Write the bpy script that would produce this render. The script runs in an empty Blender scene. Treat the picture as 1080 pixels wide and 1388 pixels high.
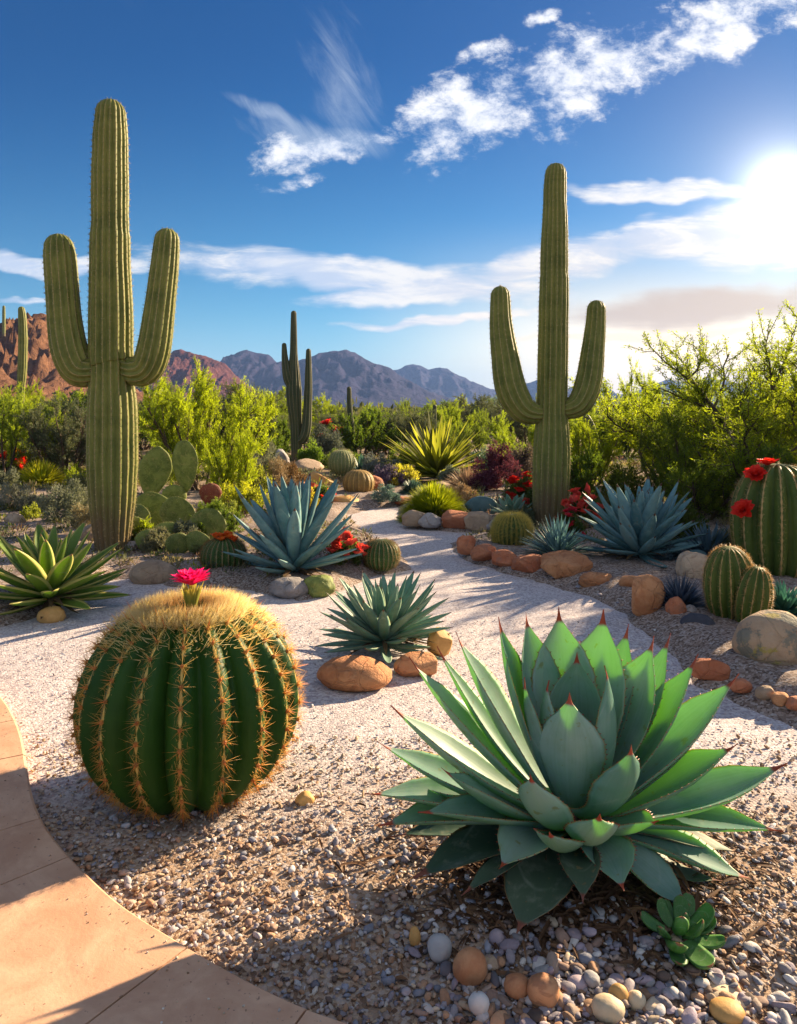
import bpy, bmesh, math, random
import numpy as np
from mathutils import Vector, Matrix

# ------------------------------------------------------------------ camera, sky, sun, exposure
SC = bpy.context.scene
COL = SC.collection
R = math.radians
FPX, EYE, HZ, CX = 1000.0, 1.2, 555.0, 540.0
cam = bpy.data.cameras.new('camera')
camo = bpy.data.objects.new('camera', cam)
COL.objects.link(camo)
camo.location = (0, 0, EYE)
camo.rotation_euler = (R(90), 0, 0)
cam.sensor_fit = 'VERTICAL'
cam.sensor_height = 36.0
cam.lens = 36.0 * FPX / 1388.0
cam.shift_y = -(694.0 - HZ) / 1388.0
cam.clip_start = 0.05
cam.clip_end = 20000
SC.camera = camo

SUN_AZ, SUN_EL = R(50.0), R(22.0)
SUN = Vector((math.sin(SUN_AZ) * math.cos(SUN_EL), math.cos(SUN_AZ) * math.cos(SUN_EL), math.sin(SUN_EL)))
sl = bpy.data.lights.new('sun', 'SUN')
sl.energy = 5.0
sl.angle = R(0.6)
sl.color = (1.0, 0.77, 0.49)
so = bpy.data.objects.new('sun', sl)
COL.objects.link(so)
so.rotation_euler = SUN.to_track_quat('Z', 'Y').to_euler()
so.location = SUN * 50

SC.view_settings.view_transform = 'Standard'
SC.view_settings.look = 'None'
SC.view_settings.exposure = 1.78
SC.view_settings.gamma = 1.0
SC.cycles.use_denoising = True
SC.cycles.max_bounces = 7
SC.cycles.diffuse_bounces = 4
SC.cycles.glossy_bounces = 2
SC.cycles.transmission_bounces = 6
SC.cycles.transparent_max_bounces = 8
SC.cycles.volume_bounces = 1
SC.cycles.caustics_reflective = False
SC.cycles.caustics_refractive = False
SC.cycles.sample_clamp_indirect = 6.0


class NT:
    """small wrapper round a node tree: every call adds a node and returns a socket"""
    def __init__(s, nt):
        s.nt = nt

    def node(s, kind, ins=None, **kw):
        n = s.nt.nodes.new(kind)
        for k, v in kw.items():
            setattr(n, k, v)
        for k, v in (ins or {}).items():
            s.put(n.inputs[k], v)
        return n

    def put(s, sock, v):
        if isinstance(v, E):
            v = v.s
        if isinstance(v, bpy.types.NodeSocket):
            s.nt.links.new(v, sock)
        elif isinstance(v, (tuple, list)) and sock.type == 'RGBA' and len(v) == 3:
            sock.default_value = (*v, 1)
        else:
            sock.default_value = v

    def math(s, op, a, b=0.0, c=None, clamp=False):
        n = s.nt.nodes.new('ShaderNodeMath')
        n.operation = op
        n.use_clamp = clamp
        s.put(n.inputs[0], a)
        s.put(n.inputs[1], b)
        if c is not None:
            s.put(n.inputs[2], c)
        return E(s, n.outputs[0])

    def smooth(s, v, lo, hi, a=0.0, b=1.0):
        n = s.node('ShaderNodeMapRange', interpolation_type='SMOOTHSTEP')
        for i, x in enumerate((v, lo, hi, a, b)):
            s.put(n.inputs[i], x)
        return E(s, n.outputs[0])

    def noise(s, vec, scale, detail=4.0, rough=0.55, dist=0.0, col=False):
        n = s.node('ShaderNodeTexNoise', {'Scale': scale, 'Detail': detail, 'Roughness': rough, 'Distortion': dist})
        if vec is not None:
            s.put(n.inputs['Vector'], vec)
        return n.outputs['Color'] if col else E(s, n.outputs['Fac'])

    def vec(s, x, y, z):
        n = s.node('ShaderNodeCombineXYZ')
        for i, v in enumerate((x, y, z)):
            s.put(n.inputs[i], v)
        return n.outputs[0]

    def mix(s, f, a, b, blend='MIX'):
        n = s.node('ShaderNodeMix', data_type='RGBA', blend_type=blend)
        s.put(n.inputs[0], f)
        s.put(n.inputs[6], a)
        s.put(n.inputs[7], b)
        return n.outputs[2]

    def ramp(s, f, stops, interp='LINEAR'):
        n = s.node('ShaderNodeValToRGB')
        cr = n.color_ramp
        cr.interpolation = interp
        while len(cr.elements) > len(stops):
            cr.elements.remove(cr.elements[-1])
        while len(cr.elements) < len(stops):
            cr.elements.new(0.5)
        for e, (p, c) in zip(cr.elements, stops):
            e.position = p
            e.color = (*c, 1)
        s.put(n.inputs[0], f)
        return n.outputs[0]

    def scale(s, c, k):
        n = s.node('ShaderNodeVectorMath', operation='SCALE')
        s.put(n.inputs[0], c)
        s.put(n.inputs[3], k)
        return n.outputs[0]

    def sep(s, v):
        n = s.node('ShaderNodeSeparateXYZ')
        s.put(n.inputs[0], v)
        return [E(s, o) for o in n.outputs]


class E:
    def __init__(s, t, sock):
        s.t, s.s = t, sock
    def __add__(s, o): return s.t.math('ADD', s, o)
    __radd__ = __add__
    def __sub__(s, o): return s.t.math('SUBTRACT', s, o)
    def __rsub__(s, o): return s.t.math('SUBTRACT', o, s)
    def __mul__(s, o): return s.t.math('MULTIPLY', s, o)
    __rmul__ = __mul__
    def __truediv__(s, o): return s.t.math('DIVIDE', s, o)
    def clamp(s): return s.t.math('ADD', s, 0.0, clamp=True)
    def max(s, o): return s.t.math('MAXIMUM', s, o)
    def min(s, o): return s.t.math('MINIMUM', s, o)
    def pow(s, o): return s.t.math('POWER', s, o)
    def abs(s): return s.t.math('ABSOLUTE', s)


def build_world():
    w = bpy.data.worlds.new('World')
    SC.world = w
    w.use_nodes = True
    nt = w.node_tree
    nt.nodes.clear()
    t = NT(nt)
    out = t.node('ShaderNodeOutputWorld')
    bg = t.node('ShaderNodeBackground')
    nt.links.new(bg.outputs[0], out.inputs[0])
    sky = t.node('ShaderNodeTexSky', sky_type='NISHITA', sun_disc=False, sun_elevation=SUN_EL, sun_rotation=SUN_AZ,
                 air_density=1.0, dust_density=0.25, ozone_density=2.2, altitude=600)
    tc = t.node('ShaderNodeTexCoord')
    dx, dy, dz = t.sep(tc.outputs['Generated'])
    # direction as seen on a flat sky wall to the north: u east, v up
    fy = dy.max(0.08)
    u = dx / fy
    v = dz / fy
    p = t.vec(u, v, 0.0)
    wn = t.node('ShaderNodeTexNoise', {'Vector': p, 'Scale': 7.0, 'Detail': 3.0, 'Roughness': 0.6})
    w1, w2, w3 = t.sep(wn.outputs['Color'])
    uw = u + (w1 - 0.5) * 0.10
    vw = v + (w2 - 0.5) * 0.06

    def ell(px, py, a, b, ang=0.0, warp=True):
        cu, cv = (px - CX) / FPX, (HZ - py) / FPX
        x, y = (uw, vw) if warp else (u, v)
        du, dv = x - cu, y - cv
        c, s_ = math.cos(R(ang)), math.sin(R(ang))
        p1 = (du * c + dv * s_) / (a / FPX)
        p2 = (dv * c - du * s_) / (b / FPX)
        return (1.0 - (p1 * p1 + p2 * p2)).max(-1.0)

    # --- high mottled band rising to the upper east
    band = ell(450, 200, 130, 36, 8).max(ell(640, 145, 160, 72, 28)).max(ell(790, 95, 180, 80, 24)).max(ell(960, 35, 200, 66, 21)).max(ell(1180, -60, 220, 80, 24))
    band = band.max(ell(650, 75, 50, 18, 25) * 0.8).max(ell(740, 15, 40, 14, 10) * 0.8).max(ell(400, 245, 60, 14, 5) * 0.7)
    cell = t.noise(t.vec(u * 0.85 + v * 0.5, v * 1.25 - u * 0.3, 0.3), 22.0, 11.0, 0.70, 0.15)
    big = t.noise(t.vec(u, v * 1.4, 2.0), 9.0, 3.0, 0.5)
    d1 = t.smooth(band * 0.62 + cell * 2.1 + big * 0.9 - 1.63, 0.05, 0.66)
    # --- feathery wisps
    ws = t.noise(t.vec((u * 0.80 + v * 0.6) * 34.0, (v * 0.8 - u * 0.6) * 6.5, 1.0), 1.0, 10.0, 0.70, 0.7)
    wisp = (ell(462, 110, 44, 95, 10) * 0.55).max(ell(440, 185, 100, 26, -14)).max(ell(385, 160, 85, 13, -28))
    d2 = t.smooth(wisp * 0.42 + ws * 1.2 - 0.50, 0.0, 1.0) * 0.62
    # --- long streaks across the middle
    st = t.noise(t.vec((u + v * 0.35) * 5.0, v * 24.0, 5.0), 1.4, 11.0, 0.68, 0.5)
    mid = ell(480, 376, 290, 30, -5).max(ell(40, 355, 190, 16, -4)).max(ell(760, 352, 170, 32, 12)).max(ell(940, 318, 170, 34, 10)).max(ell(560, 402, 160, 18, 4))
    mid = mid.max(ell(900, 262, 130, 17, -3)).max(ell(1100, 330, 200, 40, 5)).max(ell(600, 436, 150, 7, 4) * 0.8).max(ell(30, 404, 60, 5, 0) * 0.6)
    d3 = t.smooth(mid * 0.75 + st * 1.25 - 0.50, 0.0, 0.70)
    # --- grey bank low in the east, with a lit lower rim
    bank = ell(960, 418, 260, 34, 3, True)
    d4 = t.smooth(bank * 0.8 + st * 0.9 - 0.50, 0.0, 0.7) * 0.85
    rim = t.smooth(ell(880, 455, 260, 7, 2) + st * 0.8 - 0.5, 0.0, 0.7)
    front = t.smooth(dy, 0.10, 0.30)
    # --- bright clouds added out of view, overhead and to the south, as fill light
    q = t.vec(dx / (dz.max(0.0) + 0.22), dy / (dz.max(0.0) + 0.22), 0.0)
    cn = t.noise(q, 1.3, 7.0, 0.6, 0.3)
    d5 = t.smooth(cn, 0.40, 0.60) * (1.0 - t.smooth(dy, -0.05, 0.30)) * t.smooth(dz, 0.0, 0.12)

    # sky colour: Nishita, pushed to the deep polarised blue of the photograph
    hs = t.node('ShaderNodeHueSaturation', {'Hue': 0.488, 'Saturation': 1.28, 'Value': 1.0, 'Color': sky.outputs[0]})
    base = t.scale(t.mix(1.0, hs.outputs[0], (0.46, 0.66, 0.74), 'MULTIPLY'), SKY_K)
    deep = t.smooth(v, -0.02, 0.50)
    base = t.mix(deep * 1.0 * front, base, t.mix(1.0, base, (0.010, 0.46, 0.72), 'MULTIPLY'))
    # pale warm air low over the horizon and round the sun
    gu, gv = (u - (1068 - CX) / FPX), (v - (HZ - 268) / FPX)
    gr = t.math('SQRT', gu * gu + gv * gv)
    g = lambda r: t.math('EXPONENT', gr * (-1.0 / r)) * front
    cloud_lit = t.vec(0.325, 0.325, 0.331)
    shade = t.smooth(cell * 0.6 + big * 0.4, 0.40, 0.66)
    c1 = t.mix(shade, t.vec(0.186, 0.215, 0.273), cloud_lit)
    col = t.mix(d1 * front, base, c1)
    col = t.mix(d2 * front, col, t.vec(0.220, 0.249, 0.290))
    c3 = t.mix(t.smooth(st, 0.42, 0.62), t.vec(0.186, 0.215, 0.267), t.vec(0.302, 0.296, 0.290))
    col = t.mix(d3 * front * 0.93, col, c3)
    warm = t.smooth(u, -0.12, 0.38) * t.smooth(v, 0.27, 0.06) * front
    col = t.mix(warm * 0.85, col, t.mix(t.smooth(v, 0.20, 0.02), t.vec(0.40, 0.32, 0.22), t.vec(0.80, 0.58, 0.36)))
    col = t.mix(d4 * front, col, t.vec(0.20, 0.155, 0.125))
    col = t.mix(rim * front * 0.9, col, t.vec(0.40, 0.33, 0.24))
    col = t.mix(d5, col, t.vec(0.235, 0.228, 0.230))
    for r_, a_, c_ in ((0.018, 5.5, (1.0, 0.96, 0.88)), (0.054, 0.60, (1.0, 0.85, 0.60)), (0.21, 0.12, (1.0, 0.72, 0.38))):
        col = t.mix(1.0, col, t.scale(t.vec(*c_), g(r_) * (a_ * 0.58)), 'ADD')
    low = t.smooth(dz, 0.14, 0.0) * front
    col = t.mix(low * 0.6, col, t.mix(t.smooth(u, -0.2, 0.45), t.vec(0.116, 0.180, 0.244), t.vec(0.278, 0.249, 0.209)))
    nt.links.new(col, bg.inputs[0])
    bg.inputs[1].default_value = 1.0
    w.cycles.sampling_method = 'MANUAL'
    w.cycles.sample_map_resolution = 1024


SKY_K = 0.050          # the Nishita sky's strength in the background
build_world()

# ------------------------------------------------------------------ numeric helpers
def depth(py): return EYE * FPX / (py - HZ)
def W(px, py, d): return np.array(((px - CX) / FPX * d, d, EYE + (HZ - py) / FPX * d))
def G(px, py, z=0.0):
    d = (EYE - z) * FPX / (py - HZ)
    return np.array(((px - CX) / FPX * d, d, z))


def _h(ix, iy, iz):
    v = np.sin(ix * 127.1 + iy * 311.7 + iz * 74.7) * 43758.5453
    return v - np.floor(v)


def vnoise(P):
    P = np.asarray(P, float)
    i = np.floor(P)
    f = P - i
    u = f * f * (3 - 2 * f)
    r = 0
    for a in (0, 1):
        for b in (0, 1):
            for c in (0, 1):
                wgt = (u[:, 0] if a else 1 - u[:, 0]) * (u[:, 1] if b else 1 - u[:, 1]) * (u[:, 2] if c else 1 - u[:, 2])
                r = r + wgt * _h(i[:, 0] + a, i[:, 1] + b, i[:, 2] + c)
    return r


def fbm(P, octv=4, gain=0.5):
    P = np.asarray(P, float)
    s, a, n = 0, 1.0, 0
    for k in range(octv):
        s = s + a * vnoise(P * 2.03 ** k + k * 17.3)
        n += a
        a *= gain
    return s / n


def ridged(P, octv=5):
    P = np.asarray(P, float)
    s, a, n = 0, 1.0, 0
    for k in range(octv):
        s = s + a * (1 - np.abs(2 * vnoise(P * 2.07 ** k + k * 9.7) - 1))
        n += a
        a *= 0.5
    return s / n


def mesh_np(name, V, faces, uv=None, col=None, mats=(), mid=None, smooth=True):
    """faces: list of (m,k) index arrays; uv and col per vertex; mid: material index per face list"""
    V = np.ascontiguousarray(V, dtype=np.float32)
    faces = [np.asarray(f, dtype=np.int32) for f in faces if len(f)]
    me = bpy.data.meshes.new(name)
    me.vertices.add(len(V))
    me.vertices.foreach_set('co', V.ravel())
    li = np.concatenate([f.ravel() for f in faces])
    tot = np.concatenate([np.full(len(f), f.shape[1], np.int32) for f in faces])
    start = np.concatenate(([0], np.cumsum(tot)[:-1])).astype(np.int32)
    me.loops.add(len(li))
    me.loops.foreach_set('vertex_index', li)
    me.polygons.add(len(tot))
    me.polygons.foreach_set('loop_start', start)
    me.polygons.foreach_set('use_smooth', np.full(len(tot), smooth, dtype=bool))
    if mid is not None:
        me.polygons.foreach_set('material_index', np.concatenate([np.full(len(f), m, np.int32) if np.isscalar(m) else np.asarray(m, np.int32) for f, m in zip(faces, mid)]))
    for m in mats:
        me.materials.append(m)
    me.update(calc_edges=True)
    if uv is not None:
        l = me.uv_layers.new(name='UVMap')
        l.data.foreach_set('uv', np.asarray(uv, np.float32)[li].ravel())
    if col is not None:
        c = np.ones((len(V), 4), np.float32)
        c[:, :3] = col
        a = me.color_attributes.new('Col', 'FLOAT_COLOR', 'POINT')
        a.data.foreach_set('color', c.ravel())
    return me


class Acc:
    """collects pieces of ONE part's mesh"""
    def __init__(s):
        s.V, s.F, s.U, s.C, s.n = [], {}, [], [], 0

    def add(s, V, faces, uv=None, col=None):
        V = np.asarray(V, float)
        for f in faces:
            f = np.asarray(f)
            if len(f):
                s.F.setdefault(f.shape[1], []).append(f + s.n)
        s.V.append(V)
        s.U.append(np.zeros((len(V), 2)) if uv is None else uv)
        s.C.append(np.ones((len(V), 3)) * 0.5 if col is None else np.broadcast_to(col, (len(V), 3)))
        s.n += len(V)

    def mesh(s, name, mat, off=(0, 0, 0), smooth=True):
        return mesh_np(name, np.concatenate(s.V) - np.asarray(off), [np.concatenate(f) for f in s.F.values()],
                       np.concatenate(s.U), np.concatenate(s.C), [mat], None, smooth)


def thing(name, label, cat, loc=(0, 0, 0), group=None, rz=0.0):
    o = bpy.data.objects.new(name, None)
    o.empty_display_size = 0.1
    COL.objects.link(o)
    o.location = tuple(loc)
    o.rotation_euler = (0, 0, rz)
    o['label'], o['category'] = label, cat
    if group:
        o['group'] = group
    return o


def part(name, me, parent, loc=(0, 0, 0), rot=(0, 0, 0), sc=(1, 1, 1), label=None, kind=None):
    o = bpy.data.objects.new(name, me)
    COL.objects.link(o)
    o.parent = parent
    o.location, o.rotation_euler = tuple(loc), rot
    o.scale = sc if not np.isscalar(sc) else (sc, sc, sc)
    if label:
        o['label'] = label
    if kind:
        o['kind'] = kind
    return o


def single(name, me, label, cat, loc=(0, 0, 0), group=None, rot=(0, 0, 0), sc=1.0, kind=None):
    o = bpy.data.objects.new(name, me)
    COL.objects.link(o)
    o.location, o.rotation_euler = tuple(loc), rot
    o.scale = (sc, sc, sc) if np.isscalar(sc) else sc
    if kind:
        o['kind'] = kind
    if label:
        o['label'] = label
    if cat:
        o['category'] = cat
    if group:
        o['group'] = group
    return o


def copy_tree(src, loc, rz, sc, label, group):
    r = src.copy()
    COL.objects.link(r)
    r.location, r.rotation_euler = tuple(loc), (0, 0, rz)
    r.scale = (sc, sc, sc) if np.isscalar(sc) else sc
    r['label'], r['group'] = label, group
    for ch in list(src.children):
        c = ch.copy()
        COL.objects.link(c)
        c.parent = r
        for g in list(ch.children):
            d = g.copy()
            COL.objects.link(d)
            d.parent = c
    return r


def structure(name, me, label=None):
    return single(name, me, label, None, kind='structure')


_ico = {}
def ico(sub):
    if sub not in _ico:
        bm = bmesh.new()
        bmesh.ops.create_icosphere(bm, subdivisions=sub, radius=1.0)
        V = np.array([v.co[:] for v in bm.verts])
        F = np.array([[v.index for v in f.verts] for f in bm.faces])
        bm.free()
        _ico[sub] = (V, F)
    return _ico[sub]


def grid_faces(nu, nv, wrap_u=False):
    """faces of an nv x nu vertex grid (index = j*nu + i)"""
    i = np.arange(nu if wrap_u else nu - 1)
    j = np.arange(nv - 1)
    I, J = np.meshgrid(i, j)
    I2 = (I + 1) % nu
    return np.stack([J * nu + I, J * nu + I2, (J + 1) * nu + I2, (J + 1) * nu + I], -1).reshape(-1, 4)


def unit(v):
    return v / np.maximum(np.linalg.norm(v, axis=-1, keepdims=True), 1e-9)


def spline(pts, n):
    """Catmull-Rom through rows of pts (any width), n samples"""
    P = np.asarray(pts, float)
    P = np.vstack([2 * P[0] - P[1], P, 2 * P[-1] - P[-2]])
    s = np.linspace(0, len(P) - 3 - 1e-6, n)
    k = s.astype(int)
    f = (s - k)[:, None]
    a, b, c, d = P[k], P[k + 1], P[k + 2], P[k + 3]
    return 0.5 * (2 * b + (c - a) * f + (2 * a - 5 * b + 4 * c - d) * f ** 2 + (3 * b - a - 3 * c + d) * f ** 3)


def frames(C):
    T = unit(np.gradient(C, axis=0))
    N = np.zeros_like(T)
    ref = np.array((0, 1.0, 0)) if abs(T[0][1]) < 0.9 else np.array((1.0, 0, 0))
    n = ref - T[0] * ref.dot(T[0])
    for k in range(len(T)):
        n = n - T[k] * n.dot(T[k])
        n = n / np.linalg.norm(n)
        N[k] = n
    return T, N, np.cross(T, N)


def tube(acc, pts, rad, sides=6, col=None):
    C = np.asarray(pts, float)
    rad = np.broadcast_to(rad, (len(C),))
    T, N, B = frames(C)
    a = np.linspace(0, 2 * np.pi, sides, endpoint=False)
    V = C[:, None] + rad[:, None, None] * (np.cos(a)[None, :, None] * N[:, None] + np.sin(a)[None, :, None] * B[:, None])
    uv = np.stack(np.broadcast_arrays(a[None] / 6.283, np.linspace(0, 1, len(C))[:, None]), -1)
    acc.add(V.reshape(-1, 3), [grid_faces(sides, len(C), True)], uv.reshape(-1, 2), col)


def spikes(base, dirs, L, rad, col=None):
    """three-sided thin cones; returns V, F, C"""
    base, dirs = np.asarray(base, float), unit(np.asarray(dirs, float))
    n = len(base)
    L = np.broadcast_to(L, (n,))[:, None]
    rad = np.broadcast_to(rad, (n,))[:, None]
    ref = np.where(np.abs(dirs[:, 2:3]) < 0.9, np.array([[0, 0, 1.0]]), np.array([[1.0, 0, 0]]))
    A = unit(np.cross(dirs, ref))
    B = np.cross(dirs, A)
    V = np.stack([base + rad * A, base + rad * (-0.5 * A + 0.87 * B), base + rad * (-0.5 * A - 0.87 * B), base + dirs * L], 1)
    i = np.arange(n)[:, None] * 4
    F = np.concatenate([i + [0, 1, 3], i + [1, 2, 3], i + [2, 0, 3]])
    C = None if col is None else np.repeat(np.broadcast_to(col, (n, 3)), 4, axis=0)
    return V.reshape(-1, 3), F, C


def blades(base, dirs, L, wid, droop=0.0, seg=5, crease=0.3, col=None, prof=None):
    """V-section leaf blades growing from base along dirs, bending towards the ground by droop"""
    base, dirs = np.asarray(base, float), unit(np.asarray(dirs, float))
    n = len(base)
    L = np.broadcast_to(L, (n,))
    wid = np.broadcast_to(wid, (n,))
    droop = np.broadcast_to(droop, (n,))
    side = np.cross(dirs, np.array((0, 0, 1.0)))
    bad = np.linalg.norm(side, axis=1) < 0.05
    side[bad] = (1, 0, 0)
    side = unit(side)
    t = np.linspace(0, 1, seg + 1)
    if prof is None:
        prof = np.sin(np.pi * np.clip(0.18 + 0.82 * t, 0, 1)) ** 0.8
    C = base[:, None] + dirs[:, None] * (L[:, None] * t[None])[:, :, None]
    C[:, :, 2] -= (droop * L)[:, None] * t[None] ** 2
    nor = unit(np.cross(side, dirs))
    w = wid[:, None] * prof[None]
    Lf = C + side[:, None] * w[:, :, None] + nor[:, None] * (w * crease)[:, :, None]
    Rt = C - side[:, None] * w[:, :, None] + nor[:, None] * (w * crease)[:, :, None]
    V = np.stack([Lf, C, Rt], 2).reshape(n, -1, 3)
    k = np.arange(seg)
    q = np.concatenate([np.stack([3 * k, 3 * k + 1, 3 * k + 4, 3 * k + 3], -1), np.stack([3 * k + 1, 3 * k + 2, 3 * k + 5, 3 * k + 4], -1)])
    F = (np.arange(n)[:, None, None] * (3 * (seg + 1)) + q[None]).reshape(-1, 4)
    uv = np.zeros((n, seg + 1, 3, 2))
    uv[..., 0] = (0, 0.5, 1)
    uv[..., 1] = t[None, :, None]
    c = None if col is None else np.repeat(np.broadcast_to(col, (n, 3)), 3 * (seg + 1), axis=0)
    return V.reshape(-1, 3), F, uv.reshape(-1, 2), c


def leaf_quads(c, d, L, w, col, rng):
    """small lance-shaped leaves: two triangles folded on the midrib"""
    n = len(c)
    d = unit(d)
    rnd = unit(rng.normal(size=(n, 3)))
    b = unit(np.cross(d, rnd))
    L = np.broadcast_to(L, (n,))[:, None]
    w = np.broadcast_to(w, (n,))[:, None]
    V = np.stack([c, c + d * L * 0.5 + b * w, c + d * L, c + d * L * 0.5 - b * w], 1).reshape(-1, 3)
    F = np.arange(n)[:, None] * 4 + np.arange(4)[None]
    return V, F, np.repeat(col, 4, axis=0)

# ------------------------------------------------------------------ materials
def newmat(name):
    m = bpy.data.materials.new(name)
    m.use_nodes = True
    nt = m.node_tree
    nt.nodes.clear()
    t = NT(nt)
    out = t.node('ShaderNodeOutputMaterial')
    p = t.node('ShaderNodeBsdfPrincipled')
    nt.links.new(p.outputs[0], out.inputs[0])
    return m, t, p, out


def lit_through(t, p, out, color, amount):
    tr = t.node('ShaderNodeBsdfTranslucent')
    t.put(tr.inputs[0], color)
    mx = t.node('ShaderNodeMixShader')
    t.put(mx.inputs[0], amount)
    t.nt.links.new(p.outputs[0], mx.inputs[1])
    t.nt.links.new(tr.outputs[0], mx.inputs[2])
    t.nt.links.new(mx.outputs[0], out.inputs[0])


def bump(t, p, height, strength, dist=0.01):
    b = t.node('ShaderNodeBump', {'Strength': strength, 'Distance': dist})
    t.put(b.inputs['Height'], height)
    t.nt.links.new(b.outputs[0], p.inputs['Normal'])


def agave_mat(name, c1, c2, thru, margin, tip, amount=0.4, rough=0.42, mw=0.90, tipv=0.935):
    """thick leaf: waxy bloom c1-c2, coloured margin and tip, light shining through"""
    m, t, p, out = newmat(name)
    tc = t.node('ShaderNodeTexCoord')
    u, v, _ = t.sep(tc.outputs['UV'])
    n1 = t.noise(tc.outputs['Object'], 9.0, 5.0, 0.6)
    lines = t.noise(t.vec(u * 26.0, v * 1.6, 0.0), 1.0, 2.0, 0.5)
    oi = t.node('ShaderNodeObjectInfo')
    f = (n1 * 0.7 + lines * 0.35 + (E(t, oi.outputs['Random']) - 0.5) * 0.35)
    base = t.mix(t.smooth(f, 0.30, 0.75), c1, c2)
    e = t.math('ABSOLUTE', u - 0.5) * 2.0
    rnd = E(t, oi.outputs['Random'])
    arc = t.math('FRACT', v * 2.4 + e * e * 0.55 + rnd * 3.0)
    imp = t.smooth(t.math('ABSOLUTE', arc - 0.5), 0.06, 0.0) * t.smooth(n1, 0.40, 0.62)
    base = t.mix(imp * 0.5, base, t.mix(0.5, c2, (0.5, 0.55, 0.45)))
    dust = t.smooth(t.noise(tc.outputs['Object'], 22.0, 6.0, 0.7), 0.50, 0.72)
    base = t.mix(dust * 0.30, base, (0.36, 0.38, 0.30))
    scar = t.smooth(t.noise(t.vec(u * 3.0 + rnd * 9.0, v * 9.0, rnd * 7.0), 1.0, 4.0, 0.6), 0.63, 0.69)
    base = t.mix(scar * 0.7, base, (0.27, 0.19, 0.09))
    rag = t.noise(t.vec(u * 3.0, v * 40.0, 0.0), 1.0, 2.0)
    me = t.smooth(e + (rag - 0.5) * 0.06, mw, mw + 0.07)
    c = t.mix(me, base, margin)
    speck = t.smooth(t.noise(tc.outputs['Object'], 55.0, 2.0, 0.5), 0.70, 0.76)
    c = t.mix(speck * 0.5, c, (0.20, 0.13, 0.05))
    mt = t.smooth(v + (rag - 0.5) * 0.02, tipv, tipv + 0.025)
    c = t.mix(mt, c, tip)
    t.put(p.inputs['Base Color'], c)
    t.put(p.inputs['Roughness'], t.smooth(n1, 0.3, 0.7, rough - 0.06, rough + 0.12))
    p.inputs['Specular IOR Level'].default_value = 0.35
    bump(t, p, lines * 0.6 + n1, 0.12, 0.004)
    lit_through(t, p, out, t.mix(me, thru, margin), (1.0 - mt) * amount)
    return m


def foliage_mat(name, amount=0.5, thru_gain=1.5, rough=0.6, warm=(1.05, 1.12, 0.40)):
    m, t, p, out = newmat(name)
    a = t.node('ShaderNodeAttribute', attribute_name='Col')
    c = a.outputs['Color']
    t.put(p.inputs['Base Color'], c)
    p.inputs['Roughness'].default_value = rough
    p.inputs['Specular IOR Level'].default_value = 0.25
    lit_through(t, p, out, t.mix(1.0, c, tuple(x * thru_gain for x in warm), 'MULTIPLY'), amount)
    return m


def spine_mat(name, c1, c2, amount=0.35, rough=0.4):
    m, t, p, out = newmat(name)
    a = t.node('ShaderNodeAttribute', attribute_name='Col')
    c = a.outputs['Color']
    t.put(p.inputs['Base Color'], c)
    p.inputs['Roughness'].default_value = rough
    lit_through(t, p, out, c, amount)
    return m


def cactus_mat(name, c1, c2, crest, base_brown=0.0, crest_w=0.86, dots=22.0, rough=0.55, thru=0.0, bump_s=0.25):
    """ribbed stem; UV.x is rib phase 0..1 (0.5 on the crest), UV.y metres along the stem"""
    m, t, p, out = newmat(name)
    tc = t.node('ShaderNodeTexCoord')
    u, v, _ = t.sep(tc.outputs['UV'])
    n1 = t.noise(tc.outputs['Object'], 5.0, 5.0, 0.6)
    n2 = t.noise(tc.outputs['Object'], 38.0, 3.0, 0.6)
    band = t.noise(t.vec(0.0, v * 7.0, 0.0), 1.0, 2.0)
    ox, oy, oz = t.sep(tc.outputs['Object'])
    st = t.noise(t.vec(ox * 16.0, oy * 16.0, oz * 1.3), 1.0, 5.0, 0.65, 0.3)
    base = t.mix(t.smooth(n1 * 0.45 + n2 * 0.2 + band * 0.2 + st * 0.5 - 0.1, 0.36, 0.72), c1, c2)
    k = 1.0 - t.math('ABSOLUTE', u - 0.5) * 2.0
    dot = t.math('SINE', v * (dots * 6.283)) * 0.5 + 0.5
    cr = t.smooth(k + dot * 0.07 + (n2 - 0.5) * 0.12, crest_w, crest_w + 0.07)
    c = t.mix(cr, base, crest)
    if base_brown > 0:
        br = t.smooth(oz + (n1 - 0.5) * 0.7 + (st - 0.5) * 0.6, base_brown * 0.8, base_brown * 0.05)
        c = t.mix(br * 0.9, c, (0.15, 0.10, 0.055))
    scar = t.smooth(t.noise(tc.outputs['Object'], 13.0, 3.0, 0.6), 0.68, 0.76)
    c = t.mix(scar * 0.55, c, (0.22, 0.16, 0.08))
    t.put(p.inputs['Base Color'], c)
    p.inputs['Roughness'].default_value = rough
    p.inputs['Specular IOR Level'].default_value = 0.18
    bump(t, p, n2 * 0.7 + cr * 0.6 + st * 1.1, bump_s, 0.012)
    if thru > 0:
        lit_through(t, p, out, (0.25, 0.40, 0.03), thru)
    return m


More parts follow.
